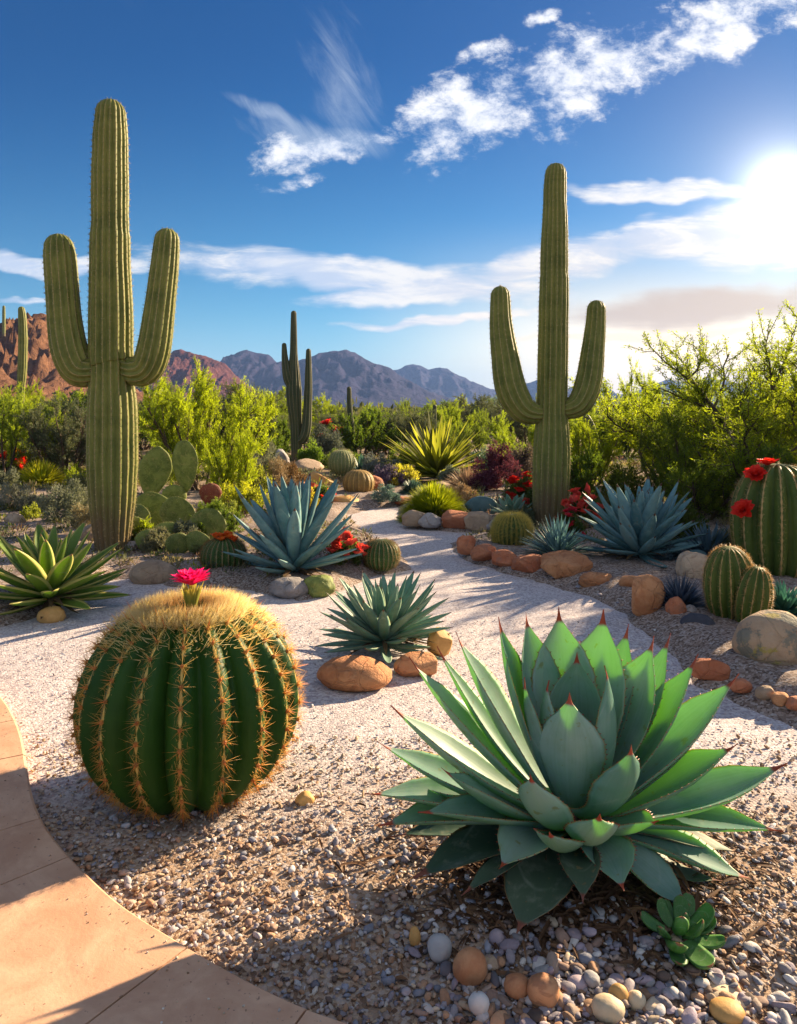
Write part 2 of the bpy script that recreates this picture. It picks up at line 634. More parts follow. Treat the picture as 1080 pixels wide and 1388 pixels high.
def rock_mat(name, c1, c2, c3=None, scale=1.0, rough=0.85, bs=0.6, lichen=None):
    m, t, p, out = newmat(name)
    tc = t.node('ShaderNodeTexCoord')
    oi = t.node('ShaderNodeObjectInfo')
    o = t.node('ShaderNodeVectorMath', operation='ADD')
    t.put(o.inputs[0], tc.outputs['Object'])
    t.put(o.inputs[1], t.scale(t.vec(7.0, 3.0, 5.0), E(t, oi.outputs['Random'])))
    n1 = t.noise(o.outputs[0], 5.0 * scale, 6.0, 0.62, 0.4)
    n2 = t.noise(o.outputs[0], 42.0 * scale, 5.0, 0.7)
    c = t.mix(t.smooth(n1 + (n2 - 0.5) * 0.4, 0.32, 0.68), c1, c2)
    if c3:
        vein = t.smooth(t.noise(o.outputs[0], 8.0 * scale, 4.0, 0.6, 1.5), 0.56, 0.66)
        c = t.mix(vein * 0.7, c, c3)
    if lichen:
        li = t.smooth(t.noise(o.outputs[0], 11.0 * scale, 6.0, 0.7), 0.50, 0.58)
        c = t.mix(li * 0.85, c, lichen[0])
        li2 = t.smooth(t.noise(t.scale(o.outputs[0], 1.3), 9.0 * scale, 5.0, 0.65), 0.60, 0.66)
        c = t.mix(li2 * 0.8, c, lichen[1])
    hv = t.node('ShaderNodeHueSaturation', {'Color': c})
    t.put(hv.inputs['Value'], E(t, oi.outputs['Random']) * 0.4 + 0.8)
    t.put(p.inputs['Base Color'], hv.outputs[0])
    p.inputs['Roughness'].default_value = rough
    p.inputs['Specular IOR Level'].default_value = 0.25
    crk = t.node('ShaderNodeTexVoronoi', {'Vector': o.outputs[0], 'Scale': 9.0 * scale}, feature='DISTANCE_TO_EDGE')
    bump(t, p, n1 * 0.5 + n2 * 0.7 + t.smooth(E(t, crk.outputs['Distance']) + (n2 - 0.5) * 0.1, 0.0, 0.04) * (0.25 if scale < 1.4 else 0.0), min(1.0, bs * 1.5), 0.02 / scale)
    return m


def plain_mat(name, c, rough=0.6, thru=0.0, thru_c=None, var=0.25, scale=30.0):
    m, t, p, out = newmat(name)
    tc = t.node('ShaderNodeTexCoord')
    n = t.noise(tc.outputs['Object'], scale, 4.0, 0.6)
    cc = t.mix(t.smooth(n, 0.3, 0.7), tuple(x * (1 - var) for x in c), tuple(min(1, x * (1 + var)) for x in c))
    t.put(p.inputs['Base Color'], cc)
    p.inputs['Roughness'].default_value = rough
    p.inputs['Specular IOR Level'].default_value = 0.3
    bump(t, p, n, 0.2, 0.005)
    if thru:
        lit_through(t, p, out, thru_c or c, thru)
    return m


def ground_mat(name, path=True):
    m, t, p, out = newmat(name)
    tc = t.node('ShaderNodeTexCoord')
    P = tc.outputs['Object']
    x, y, z = t.sep(P)
    big = t.noise(P, 0.9, 5.0, 0.6)
    med = t.noise(P, 7.0, 5.0, 0.65)
    vo = t.node('ShaderNodeTexVoronoi', {'Vector': P, 'Scale': 95.0, 'Randomness': 1.0})
    vo2 = t.node('ShaderNodeTexVoronoi', {'Vector': P, 'Scale': 210.0})
    cr, cg, cb = t.sep(vo.outputs['Color'])
    fine = t.noise(P, 320.0, 3.0, 0.7)
    if path:
        stone = t.ramp(cr, [(0.0, (0.33, 0.28, 0.30)), (0.3, (0.48, 0.42, 0.43)), (0.6, (0.59, 0.53, 0.53)), (0.85, (0.66, 0.62, 0.63)), (1.0, (0.43, 0.36, 0.34))])
        rust = t.ramp(cr, [(0.0, (0.16, 0.095, 0.06)), (0.35, (0.34, 0.235, 0.165)), (0.7, (0.46, 0.34, 0.25)), (1.0, (0.43, 0.38, 0.36))])
        hr = t.math('SQRT', (x - 0.47) * (x - 0.47) + (y - 1.90) * (y - 1.90) * 1.5)
        near = t.smooth(y + (big - 0.5) * 1.0 + (med - 0.5) * 0.5, 2.55, 1.95)
        c = t.mix(near, stone, rust)
        mulch = t.ramp(cg, [(0.0, (0.07, 0.035, 0.02)), (0.5, (0.17, 0.09, 0.045)), (1.0, (0.30, 0.17, 0.08))])
        c = t.mix(t.smooth(hr + (med - 0.5) * 0.35, 0.50, 0.26), c, mulch)
    else:
        c = t.ramp(cr, [(0.0, (0.10, 0.065, 0.05)), (0.35, (0.22, 0.16, 0.13)), (0.7, (0.33, 0.25, 0.21)), (1.0, (0.40, 0.36, 0.34))])
    c = t.mix(t.smooth(med, 0.35, 0.7) * 0.35, c, t.scale(c, 0.72))
    soil = t.mix(t.smooth(med, 0.35, 0.65), (0.17, 0.12, 0.07), (0.27, 0.20, 0.13))
    c = t.mix(t.smooth(y + (big - 0.5) * 3.0, 9.5, 12.0), c, soil)
    far = t.smooth(y, 14.0, 60.0)
    plain = t.mix(t.smooth(t.noise(P, 0.06, 4.0, 0.6), 0.4, 0.6), (0.30, 0.22, 0.13), (0.16, 0.15, 0.06))
    c = t.mix(far, c, plain)
    t.put(p.inputs['Base Color'], c)
    p.inputs['Roughness'].default_value = 0.9
    p.inputs['Specular IOR Level'].default_value = 0.2
    h = (1.0 - E(t, vo.outputs['Distance'])) * 0.6 + (1.0 - E(t, vo2.outputs['Distance'])) * 0.3 + fine * 0.25 + med * 0.8
    bump(t, p, h, 0.45, 0.010)
    return m


# ------------------------------------------------------------------ builders
PROF_T = np.array((0, .12, .3, .5, .65, .78, .88, .935, .97, 1.0))
PROF_AGAVE = np.array((.68, .66, .80, 1.0, .97, .70, .28, .075, .035, .006))
PROF_LANCE = np.array((.75, .80, .92, 1.0, .88, .68, .42, .24, .10, .012))
PROF_OVATE = np.array((.30, .55, .85, 1.0, .98, .86, .62, .42, .26, .05))
PROF_BLUNT = np.array((.55, .75, .95, 1.0, .98, .90, .72, .48, .24, .03))


def leaf_shape(C, side, nor, hw, prof, chan=0.35, thick=0.010, nac=9, teeth=0.0, seed=0, wave=0.0):
    """solid succulent leaf along centreline C (n,3) with side and adaxial normal vectors; hw half width"""
    n = len(C)
    t = np.linspace(0, 1, n)
    f = np.interp(t, PROF_T, prof)
    w = hw * f
    if teeth:
        w = w * (1 + 0.6 * teeth * (np.arange(n) % 2) * (t < 0.93) * (t > 0.15))
    th = thick * (0.25 + 0.75 * np.clip(f, 0, 1)) * np.interp(t, (0, 0.25, 0.9, 1.0), (1.5, 1.1, 0.6, 0.5))
    th = np.minimum(th, np.maximum(w * 0.6, 0.0012))
    s = np.linspace(-1, 1, nac)
    s = np.sign(s) * np.abs(s) ** 0.8
    rg = np.random.default_rng(seed)
    ph = rg.uniform(0, 6.28, 2)
    up = chan * (np.abs(s)[None] ** 1.8) * w[:, None]
    if wave:
        up = up + wave * hw * (s[None] ** 2) * np.sin(t[:, None] * 9 + ph[0] + (s[None] > 0) * 2.0)
    top = C[:, None] + side[:, None] * (w[:, None] * s[None])[..., None] + nor[:, None] * up[..., None]
    lo = np.sqrt(np.clip(1 - s ** 2, 0, 1))[1:-1]
    bot = top[:, 1:-1] - nor[:, None] * (th[:, None] * lo[None])[..., None]
    ring = np.concatenate([top, bot[:, ::-1]], 1)
    m = ring.shape[1]
    su = np.concatenate([s, s[1:-1][::-1]])
    uv = np.stack(np.broadcast_arrays((su * 0.5 + 0.5)[None], t[:, None]), -1)
    F = grid_faces(m, n, True)
    ring, uv, F = ring.reshape(-1, 3), uv.reshape(-1, 2).copy(), [F]
    if teeth:
        tb, td = [], []
        for sd, col_ in ((-1, 0), (1, nac - 1)):
            for i in range(int(n * 0.16), int(n * 0.9), 2):
                tb.append(top[i, col_])
                td.append(side[i] * sd * 0.9 + unit(C[min(i + 1, n - 1)] - C[i]) * 0.5)
        TV, TF, _ = spikes(np.array(tb), np.array(td), 0.0055, 0.0016)
        F.append(TF + len(ring))
        ring = np.concatenate([ring, TV])
        uv = np.concatenate([uv, np.tile((0.5, 0.99), (len(TV), 1))])
    return ring, F, uv


def leaf_curve(P0, P2, bow, nseg):
    P0, P2 = np.asarray(P0, float), np.asarray(P2, float)
    ch = P2 - P0
    az = np.array((ch[0], ch[1], 0.0))
    L = np.linalg.norm(ch)
    if np.linalg.norm(az) < 1e-4:
        az = np.array((0, -1.0, 0))
    az = az / np.linalg.norm(az)
    side = np.array((-az[1], az[0], 0))
    nr = np.cross(side, ch / L)
    if nr[2] < 0 and nr.dot(az) > 0:
        nr = -nr
    if nr.dot(np.array((-az[0], -az[1], 1.2))) < 0:
        nr, side = -nr, -side
    P1 = P0 + ch * 0.45 + nr * bow * L * 2
    t = np.linspace(0, 1, nseg)[:, None]
    C = (1 - t) ** 2 * P0 + 2 * t * (1 - t) * P1 + t ** 2 * P2
    T = unit(np.gradient(C, axis=0))
    S = np.repeat(side[None], nseg, 0)
    N = unit(np.cross(S, T))
    if N[nseg // 2].dot(nr) < 0:
        N = -N
    return C, S, N


def unit_leaf(name, mat, hw, bow, prof=PROF_LANCE, chan=0.35, thick=0.03, nseg=16, nac=7, seed=0, wave=0.0):
    """one-metre leaf along +X, upper face +Z"""
    t = np.linspace(0, 1, nseg)
    C = np.stack([t, np.sin(t * 2 + seed) * 0.012 - math.sin(seed) * 0.012, bow * 4 * (t - t ** 2) * -1 + 0 * t], -1)
    T = unit(np.gradient(C, axis=0))
    S = np.repeat(np.array([[0, 1.0, 0]]), nseg, 0)
    N = unit(np.cross(T, S))
    V, F, uv = leaf_shape(C, S, N, hw, prof, chan, thick, nac, 0.0, seed, wave)
    return mesh_np(name, V, F, uv, None, [mat])


def agave(name, label, cat, loc, radius, height, nleaf, hw, mat, seed, group=None, prof=PROF_LANCE, e_in=86, e_out=6,
          short=0.55, chan=0.4, thick=0.03, bow=0.05, wave=0.0, roll=6, dead=None, pw=0.8):
    """rosette of separate leaves in a golden-angle spiral; radius, height: how far its leaves reach"""
    rg = np.random.default_rng(seed)
    t = thing(name, label, cat, loc, group)
    var = [unit_leaf('leaf', mat, hw * k, b * bow, prof, chan, thick, seed=i + 1, wave=wave) for i, (k, b) in enumerate(((1, 1), (0.92, 1.6), (1.06, 0.3), (0.97, -0.4)))]
    for i in range(nleaf):
        q = i / (nleaf - 1)
        az = i * 2.39996 + rg.normal() * 0.10
        el = e_in + (e_out - e_in) * q ** pw + rg.normal() * 3.0
        e = R(el)
        reach = math.sqrt((radius * math.cos(e)) ** 2 + (height * math.sin(e)) ** 2)
        L = reach * (short + (1 - short) * min(1, q * 2.6)) * rg.uniform(0.92, 1.05)
        r0 = 0.03 + 0.05 * q
        z0 = height * 0.16 * (1 - q) + 0.02
        part('leaf', var[i % 4] if q > 0.15 else var[0], t, (r0 * radius * math.cos(az), r0 * radius * math.sin(az), z0),
             (R(rg.normal() * roll), -e, az), (L, L * (1.0 if q > 0.25 else 0.85), L))
    if dead:
        a = Acc()
        n = 26
        az = rg.uniform(0, 6.28, n)
        el = rg.uniform(-0.15, 0.15, n)
        d = np.stack([np.cos(az) * np.cos(el), np.sin(az) * np.cos(el), np.sin(el)], -1)
        V, F, uv, c = blades(d * 0.04 + (0, 0, 0.05), d, radius * rg.uniform(0.4, 0.75, n), radius * 0.035, 0.12, 4, 0.3, np.array([(0.16, 0.10, 0.05)]))
        V[:, 2] = np.maximum(V[:, 2], 0.004)
        a.add(V, [F], uv, c)
        part('dry_leaves', a.mesh('dry_leaves', dead), t)
    return t


def needle_rosette(n, L, wid, seed, droop=0.1, emin=0, emax=88, c1=(0.05, 0.10, 0.10), c2=(0.12, 0.2, 0.2), seg=4, lj=0.15, crease=0.35, root=0.03):
    rg = np.random.default_rng(seed)
    az = rg.uniform(0, 6.283, n)
    se = rg.uniform(math.sin(R(emin)), math.sin(R(emax)), n)
    ce = np.sqrt(1 - se ** 2)
    d = np.stack([np.cos(az) * ce, np.sin(az) * ce, se], -1)
    f = rg.uniform(0, 1, (n, 1))
    col = np.array(c1) * (1 - f) + np.array(c2) * f
    base = d * root * L * (1, 1, 0.5)
    return blades(base, d, L * rg.uniform(1 - lj, 1 + lj, n), wid, droop * ce, seg, crease, col)


def ribbed(C, rad, nribs, dep, sharp=0.8, per=6):
    """ribbed stem swept along C; returns V, F, uv and crest rows"""
    C = np.asarray(C, float)
    T, N, B = frames(C)
    m = nribs * per
    a = np.arange(m + 1) / m * 2 * np.pi
    ph = (a * nribs / (2 * np.pi)) % 1.0
    c = np.abs(np.cos(np.pi * (ph - 0.5)))
    prof = 1 - dep * (1 - c ** sharp)
    rr = rad[:, None] * prof[None]
    V = C[:, None] + rr[..., None] * (np.cos(a)[None, :, None] * N[:, None] + np.sin(a)[None, :, None] * B[:, None])
    s = np.concatenate(([0], np.cumsum(np.linalg.norm(np.diff(C, axis=0), axis=1))))
    uu = np.where(np.arange(m + 1) == m, 1.0, ph)
    phu = (np.arange(m + 1) % per) / per
    phu = np.abs(phu)
    uv = np.stack(np.broadcast_arrays(phu[None], s[:, None]), -1)
    # mirrored phase so that the seam between ribs never interpolates across 1 -> 0
    tri = 1 - np.abs(((np.arange(m + 1) / per) % 1.0) - 0.5) * 2
    uv = np.stack(np.broadcast_arrays((tri * 0.5)[None], s[:, None]), -1)
    F = grid_faces(m + 1, len(C))
    return V, F, uv.reshape(-1, 2), (T, N, B, s)


def crest_points(C, rad, nribs, step, fr):
    T, N, B, s = fr
    cr = (np.arange(nribs) + 0.5) / nribs * 2 * np.pi
    pts, out = [], []
    for j, a in enumerate(cr):
        ss = np.arange(step * (0.3 + 0.4 * (j % 2)), s[-1], step)
        k = [np.interp(ss, s, rad)]
        c = np.stack([np.interp(ss, s, C[:, i]) for i in range(3)], -1)
        n = np.stack([np.interp(ss, s, (math.cos(a) * N + math.sin(a) * B)[:, i]) for i in range(3)], -1)
        tt = np.stack([np.interp(ss, s, T[:, i]) for i in range(3)], -1)
        dr = np.interp(ss, s, np.gradient(rad, s + np.arange(len(s)) * 1e-6))
        pts.append(c + n * k[0][:, None])
        out.append(unit(n - tt * np.clip(dr, -4, 4)[:, None]))
    return np.concatenate(pts), np.concatenate(out)


def stem_path(keys, n, dome=True):
    """keys: rows x,y,z,radius; rounded tip added"""
    S = spline(keys, n)
    C, rad = S[:, :3], S[:, 3]
    if dome:
        tip, d, r = C[-1], unit(C[-1] - C[-4]), rad[-1]
        th = np.linspace(0.12, 1.0, 11) * np.pi / 2
        C = np.concatenate([C, tip + d * (np.sin(th) * r * 1.05)[:, None]])
        rad = np.concatenate([rad, np.maximum(np.cos(th) * r, 0.002)])
    return C, rad


def stem_part(name, keys, nribs, dep, mat, par, off, n=60, per=6, spine=None, sp_len=0.02, step=0.04, per_areole=4, seed=0, sharp=0.8, wob=0.0):
    C, rad = stem_path(keys, n)
    if wob:
        rad = rad * (1 + wob * (fbm(np.stack([C[:, 2] * 3, C[:, 0] * 0 + seed, C[:, 0] * 0], -1), 3) - 0.5))
    V, F, uv, fr = ribbed(C, rad, nribs, dep, sharp, per)
    if wob:
        P = V.reshape(-1, 3)
        nn = fbm(P * 14 + seed, 3)[:, None] - 0.5
        P = P + unit(P - np.repeat(C, V.shape[1], 0)) * nn * 0.18 * np.repeat(rad, V.shape[1])[:, None] * wob * 2.2
        V = P.reshape(V.shape)
    o = part(name, mesh_np(name, V.reshape(-1, 3) - off, [F], uv, None, [mat]), par)
    if spine:
        pts, out = crest_points(C, rad, nribs, step, fr)
        rg = np.random.default_rng(seed)
        b = np.repeat(pts, per_areole, 0)
        d = np.repeat(out, per_areole, 0) + rg.normal(0, 0.65, (len(b), 3))
        col = np.array((0.50, 0.42, 0.25)) * rg.uniform(0.6, 1.15, (len(b), 1))
        V, F, c = spikes(b, d, sp_len * rg.uniform(0.6, 1.2, len(b)), 0.0011 + sp_len * 0.012, col)
        sp = part('spines', mesh_np('spines', V - off, [F], None, c, [spine]), o, kind='stuff')
    return o


def rock_mesh(name, mat, dims, seed, sub=4, rough=0.25, flat=0.35, sq=1.0, facets=0):
    V, F = ico(sub)
    rg = np.random.default_rng(seed)
    if sq != 1.0:
        V = np.sign(V) * np.abs(V) ** sq
    n = fbm(V * 1.1 + seed * 3.1, 3) - 0.5
    n2 = fbm(V * 4.0 + seed, 4) - 0.5
    P = V * (1 + n * rough * 2.2 + n2 * rough * 0.6)[:, None]
    for _ in range(facets):
        d = unit(rg.normal(size=3))
        k = rg.uniform(0.62, 0.86)
        x = P @ d - k
        P = P - np.outer(np.maximum(x, 0) * 0.9, d)
    P = P * np.asarray(dims) * 0.5
    zmin = -dims[2] * 0.5 * (1 - flat)
    P[:, 2] = np.where(P[:, 2] < zmin, zmin + (P[:, 2] - zmin) * 0.15, P[:, 2])
    P[:, 2] -= zmin + 0.01
    return mesh_np(name, P, [F], None, None, [mat])


def rock(name, label, cat, px, py, wpx, hpx, mat, seed, group=None, asp=0.8, rz=None, sub=4, rough=0.22, facets=0, sq=1.0, z=0.0):
    """stone whose front foot stands on the ground at pixel (px, py)"""
    d = depth(py)
    w, hh = wpx / FPX * d, hpx / FPX * d
    th = math.atan2(EYE, d)
    dep = w * asp
    hz = max(0.35 * hh, (hh - 0.5 * dep * math.sin(th)) / math.cos(th) * 0.95)
    g = G(px, py)
    g[1] += dep * 0.36
    g[0] *= g[1] / d
    g[2] = z
    me = rock_mesh('rock', mat, (w, dep, hz / 0.80), seed, sub, rough, 0.3, sq, facets)
    rg = np.random.default_rng(seed)
    return single(name, me, label, cat, g, group, (0, 0, rg.uniform(-0.25, 0.25) if rz is None else rz))


def shrub_skeleton(rg, H, spread, stems, br, tw, lean=(12, 55), curl=0.25, base_r=0.12):
    """three orders of branches as polylines; returns limbs [(pts, r0, r1)] and twigs [(pts)]"""
    limbs, twigs = [], []
    for i in range(stems):
        az = 6.283 * i / stems + rg.uniform(-0.4, 0.4)
        ln = R(rg.uniform(*lean))
        d = np.array((math.cos(az) * math.sin(ln) * spread, math.sin(az) * math.sin(ln) * spread, math.cos(ln) * H))
        p0 = np.array((math.cos(az) * base_r, math.sin(az) * base_r, 0)) * rg.uniform(0.3, 1)
        p = [p0]
        for k in range(5):
            p.append(p[-1] + d * 0.13 * (1 + 0.1 * k) + rg.normal(0, 0.02, 3) * H + np.array((0, 0, 0.012 * H * k)))
        p = np.array(p)
        limbs.append((p, 1.0, 0.4))
        for j in range(br):
            f = rg.uniform(0.25, 1.0) * 4.99
            k = int(f)
            q0 = p[k] + (p[k + 1] - p[k]) * (f - k)
            dd = unit(p[k + 1] - p[k]) + rg.normal(0, 0.55, 3) + (0, 0, 0.15)
            dd = unit(dd) * np.array((spread, spread, H)) * rg.uniform(0.18, 0.34)
            q = [q0]
            for k in range(4):
                q.append(q[-1] + dd * 0.27 + rg.normal(0, 0.014, 3) * H + np.array((0, 0, curl * 0.02 * H * k)))
            q = np.array(q)
            limbs.append((q, 0.4, 0.16))
            for m in range(tw):
                f = rg.uniform(0.15, 1.0) * 3.99
                k = int(f)
                r0 = q[k] + (q[k + 1] - q[k]) * (f - k)
                e = unit(unit(q[k + 1] - q[k]) + rg.normal(0, 0.6, 3) + (0, 0, 0.25)) * rg.uniform(0.09, 0.19) * (H + spread) * 0.5
                tws = [r0]
                for k in range(3):
                    tws.append(tws[-1] + e * 0.36 + rg.normal(0, 0.006, 3) * H + np.array((0, 0, curl * 0.012 * H * (k - 0.5))))
                twigs.append(np.array(tws))
    return limbs, twigs


def feathery_meshes(seed, H, spread, stems, br, tw, per, leaf, lw, c1, c2, fmat, bmat, lean=(12, 55), trunk_r=0.03, sag=0.0, curl=0.25):
    rg = np.random.default_rng(seed)
    limbs, twigs = shrub_skeleton(rg, H, spread, stems, br, tw, lean, curl)
    a = Acc()
    for p, r0, r1 in limbs:
        tube(a, p, np.linspace(r0, r1, len(p)) * trunk_r, 6 if r0 > 0.5 else 4)
    for p in twigs:
        tube(a, p, np.linspace(0.13, 0.05, len(p)) * trunk_r, 3)
    trunk = a.mesh('trunk', bmat)
    TW = np.array(twigs)
    n = len(TW)
    f = rg.uniform(0, 1, (n, per)) ** 0.8 * 2.999
    k = f.astype(int)
    i = np.arange(n)[:, None]
    q = (f - k)[..., None]
    c = TW[i, k] * (1 - q) + TW[i, k + 1] * q
    d = unit(TW[i, k + 1] - TW[i, k]) + rg.normal(0, 0.65, (n, per, 3)) + (0, 0, -sag)
    tone = rg.uniform(0, 1, (n, 1)) * 0.7 + rg.uniform(0, 0.3, (n, per))
    col = np.array(c1) + (np.array(c2) - np.array(c1)) * tone[..., None]
    c = c + rg.normal(0, leaf * 0.35, c.shape)
    V, F, C = leaf_quads(c.reshape(-1, 3), d.reshape(-1, 3), leaf * rg.uniform(0.6, 1.3, n * per), lw, col.reshape(-1, 3), rg)
    V[:, 2] = np.maximum(V[:, 2], 0.01)
    crown = mesh_np('crown', V, [F], None, C, [fmat])
    return trunk, crown


def tuft_mesh(seed, R_, H, n, leaf, lw, c1, c2, fmat, clumps=26, name='foliage', up=0.6):
    """rounded shrub: sprays of small leaves round many clump centres, with gaps"""
    rg = np.random.default_rng(seed)
    az = rg.uniform(0, 6.283, clumps)
    el = np.arcsin(rg.uniform(0.0, 1.0, clumps))
    rr = rg.uniform(0.45, 0.95, clumps)
    cc = np.stack([np.cos(az) * np.cos(el) * R_ * rr, np.sin(az) * np.cos(el) * R_ * rr, np.sin(el) * H * rr * 0.9 + 0.08 * H], -1)
    k = rg.integers(0, clumps, n)
    d = unit(rg.normal(size=(n, 3)) + unit(cc[k]) * 0.8 + (0, 0, up))
    sz = rg.uniform(0.16, 0.34, clumps)[k][:, None]
    c = cc[k] + unit(rg.normal(size=(n, 3))) * rg.uniform(0.2, 1, (n, 1)) ** 0.5 * sz * (R_, R_, H)
    tone = (rg.uniform(0, 1, clumps)[k] * 0.6 + rg.uniform(0, 0.4, n))[:, None]
    col = np.array(c1) * (1 - tone) + np.array(c2) * tone
    V, F, C = leaf_quads(c, d, leaf * rg.uniform(0.6, 1.3, n), lw, col, rg)
    V[:, 2] = np.maximum(V[:, 2], 0.005)
    return mesh_np(name, V, [F], None, C, [fmat])


def flower_mesh(name, mat, r, npet, layers, seed, c1, c2, cup=40, pw=0.28):
    """layered cup of petals"""
    a = Acc()
    rg = np.random.default_rng(seed)
    for l in range(layers):
        n = npet
        az = np.arange(n) / n * 6.283 + l * 0.5 + rg.normal(0, 0.08, n)
        e = R(cup + l * 14) + rg.normal(0, 0.12, n)
        d = np.stack([np.cos(az) * np.cos(e), np.sin(az) * np.cos(e), np.sin(e)], -1)
        f = rg.uniform(0, 1, (n, 1))
        col = np.array(c1) * (1 - f) + np.array(c2) * f
        V, F, uv, c = blades(d * r * 0.06, d, r * (1 - 0.13 * l) * rg.uniform(0.85, 1.1, n), r * pw, 0.12, 5, 0.35, col, np.array((0.35, 0.7, 0.95, 1.0, 0.8, 0.15)))
        a.add(V, [F], uv, c)
    return a.mesh(name, mat)

# ------------------------------------------------------------------ shared materials
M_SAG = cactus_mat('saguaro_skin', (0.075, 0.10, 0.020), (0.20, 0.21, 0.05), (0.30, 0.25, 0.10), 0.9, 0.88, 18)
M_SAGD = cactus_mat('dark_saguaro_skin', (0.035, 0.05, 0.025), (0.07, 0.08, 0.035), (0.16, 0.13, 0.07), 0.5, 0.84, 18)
M_BAR = cactus_mat('barrel_skin', (0.009, 0.046, 0.007), (0.025, 0.082, 0.012), (0.58, 0.44, 0.13), 0.0, 0.955, 16, 0.5, 0.08, 0.2)
M_BAR2 = cactus_mat('small_barrel_skin', (0.03, 0.07, 0.02), (0.06, 0.12, 0.03), (0.40, 0.36, 0.20), 0.0, 0.86, 24, 0.5, 0.06)
M_TALL = cactus_mat('column_skin', (0.04, 0.075, 0.014), (0.095, 0.13, 0.028), (0.52, 0.36, 0.16), 0.0, 0.92, 20, 0.5, 0.05)
M_PALE = cactus_mat('pale_barrel_skin', (0.13, 0.17, 0.07), (0.22, 0.25, 0.11), (0.40, 0.38, 0.20), 0.0, 0.86, 24, 0.6)
M_TANB = cactus_mat('tan_barrel_skin', (0.16, 0.11, 0.04), (0.28, 0.18, 0.06), (0.45, 0.30, 0.10), 0.0, 0.86, 24, 0.6)
M_SPINE = spine_mat('spine', None, None, 0.66)
M_FOL = foliage_mat('leafy', 0.6, 1.6)
M_FOLG = foliage_mat('dull_leafy', 0.35, 1.2, 0.75, (1.0, 1.0, 0.7))
M_FOLB = foliage_mat('blue_leafy', 0.25, 1.1, 0.5, (0.8, 1.0, 0.9))
M_PETAL = foliage_mat('petal', 0.45, 1.0, 0.5, (1.2, 0.9, 0.9))
M_BARK = rock_mat('bark', (0.06, 0.04, 0.028), (0.13, 0.09, 0.06), None, 3.0)
M_DRY = foliage_mat('dry_leaf', 0.2, 1.0, 0.8, (1.1, 0.9, 0.7))
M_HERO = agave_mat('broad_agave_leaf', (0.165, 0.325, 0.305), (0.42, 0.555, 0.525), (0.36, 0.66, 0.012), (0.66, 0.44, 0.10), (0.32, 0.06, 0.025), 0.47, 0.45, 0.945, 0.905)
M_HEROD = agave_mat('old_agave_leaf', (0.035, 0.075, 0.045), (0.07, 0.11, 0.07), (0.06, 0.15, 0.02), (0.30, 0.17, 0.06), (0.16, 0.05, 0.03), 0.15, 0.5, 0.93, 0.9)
M_BLUE = agave_mat('blue_agave_leaf', (0.08, 0.205, 0.235), (0.21, 0.38, 0.41), (0.05, 0.20, 0.18), (0.20, 0.25, 0.17), (0.10, 0.05, 0.03), 0.22, 0.45, 0.94)
M_TEAL = agave_mat('teal_agave_leaf', (0.12, 0.26, 0.19), (0.29, 0.44, 0.33), (0.06, 0.22, 0.10), (0.34, 0.36, 0.20), (0.12, 0.06, 0.03), 0.25, 0.45, 0.90)
M_GRN = agave_mat('yellow_edged_agave_leaf', (0.09, 0.18, 0.025), (0.20, 0.30, 0.06), (0.36, 0.54, 0.03), (0.58, 0.55, 0.18), (0.25, 0.16, 0.06), 0.45, 0.42, 0.74)  # yellow margin widened and green lightened to carry sunlit leaf sides
M_SUCC = agave_mat('small_succulent_leaf', (0.04, 0.13, 0.035), (0.09, 0.22, 0.06), (0.12, 0.36, 0.02), (0.12, 0.22, 0.07), (0.2, 0.1, 0.05), 0.25, 0.35, 0.95)
M_PAD = rock_mat('prickly_pad', (0.10, 0.135, 0.03), (0.21, 0.245, 0.06), (0.28, 0.25, 0.08), 3.0, 0.6, 0.5)
M_PADR = rock_mat('red_pad', (0.16, 0.035, 0.03), (0.26, 0.07, 0.04), (0.3, 0.2, 0.08), 2.0, 0.6, 0.35)
M_ORANGE = rock_mat('orange_sandstone', (0.42, 0.165, 0.07), (0.55, 0.27, 0.13), (0.34, 0.14, 0.07), 1.0, 0.85, 0.6)
M_TERRA = rock_mat('terracotta_stone', (0.36, 0.115, 0.055), (0.47, 0.19, 0.10), (0.28, 0.13, 0.09), 1.2, 0.85, 0.5)
M_TAN = rock_mat('tan_stone', (0.36, 0.25, 0.17), (0.46, 0.34, 0.24), (0.28, 0.19, 0.13), 1.0, 0.85, 0.5)
M_LICHEN = rock_mat('lichened_boulder', (0.36, 0.24, 0.15), (0.46, 0.33, 0.22), None, 0.8, 0.85, 0.5, ((0.17, 0.18, 0.15), (0.42, 0.34, 0.08)))
M_SLATE = rock_mat('dark_stone', (0.045, 0.05, 0.07), (0.08, 0.085, 0.11), None, 1.0, 0.6, 0.35)
M_GREY = rock_mat('grey_stone', (0.24, 0.22, 0.22), (0.36, 0.33, 0.32), (0.2, 0.15, 0.12), 1.2, 0.85, 0.5)
M_PEBO = rock_mat('orange_pebble', (0.40, 0.17, 0.08), (0.52, 0.26, 0.13), (0.30, 0.13, 0.07), 2.0, 0.65, 0.12)
M_WHITE = rock_mat('white_pebble', (0.42, 0.42, 0.44), (0.54, 0.53, 0.52), None, 1.5, 0.6, 0.14)  # white toned down to carry the agave's shade on the pebbles
M_CREAM = rock_mat('cream_pebble', (0.55, 0.43, 0.28), (0.66, 0.54, 0.38), None, 1.5, 0.6, 0.14)
M_OCHRE = rock_mat('ochre_pebble', (0.46, 0.25, 0.08), (0.58, 0.34, 0.12), None, 1.5, 0.6, 0.14)
M_LILAC = rock_mat('lilac_pebble', (0.30, 0.24, 0.28), (0.40, 0.33, 0.36), None, 1.5, 0.6, 0.14)
M_PAVE = None

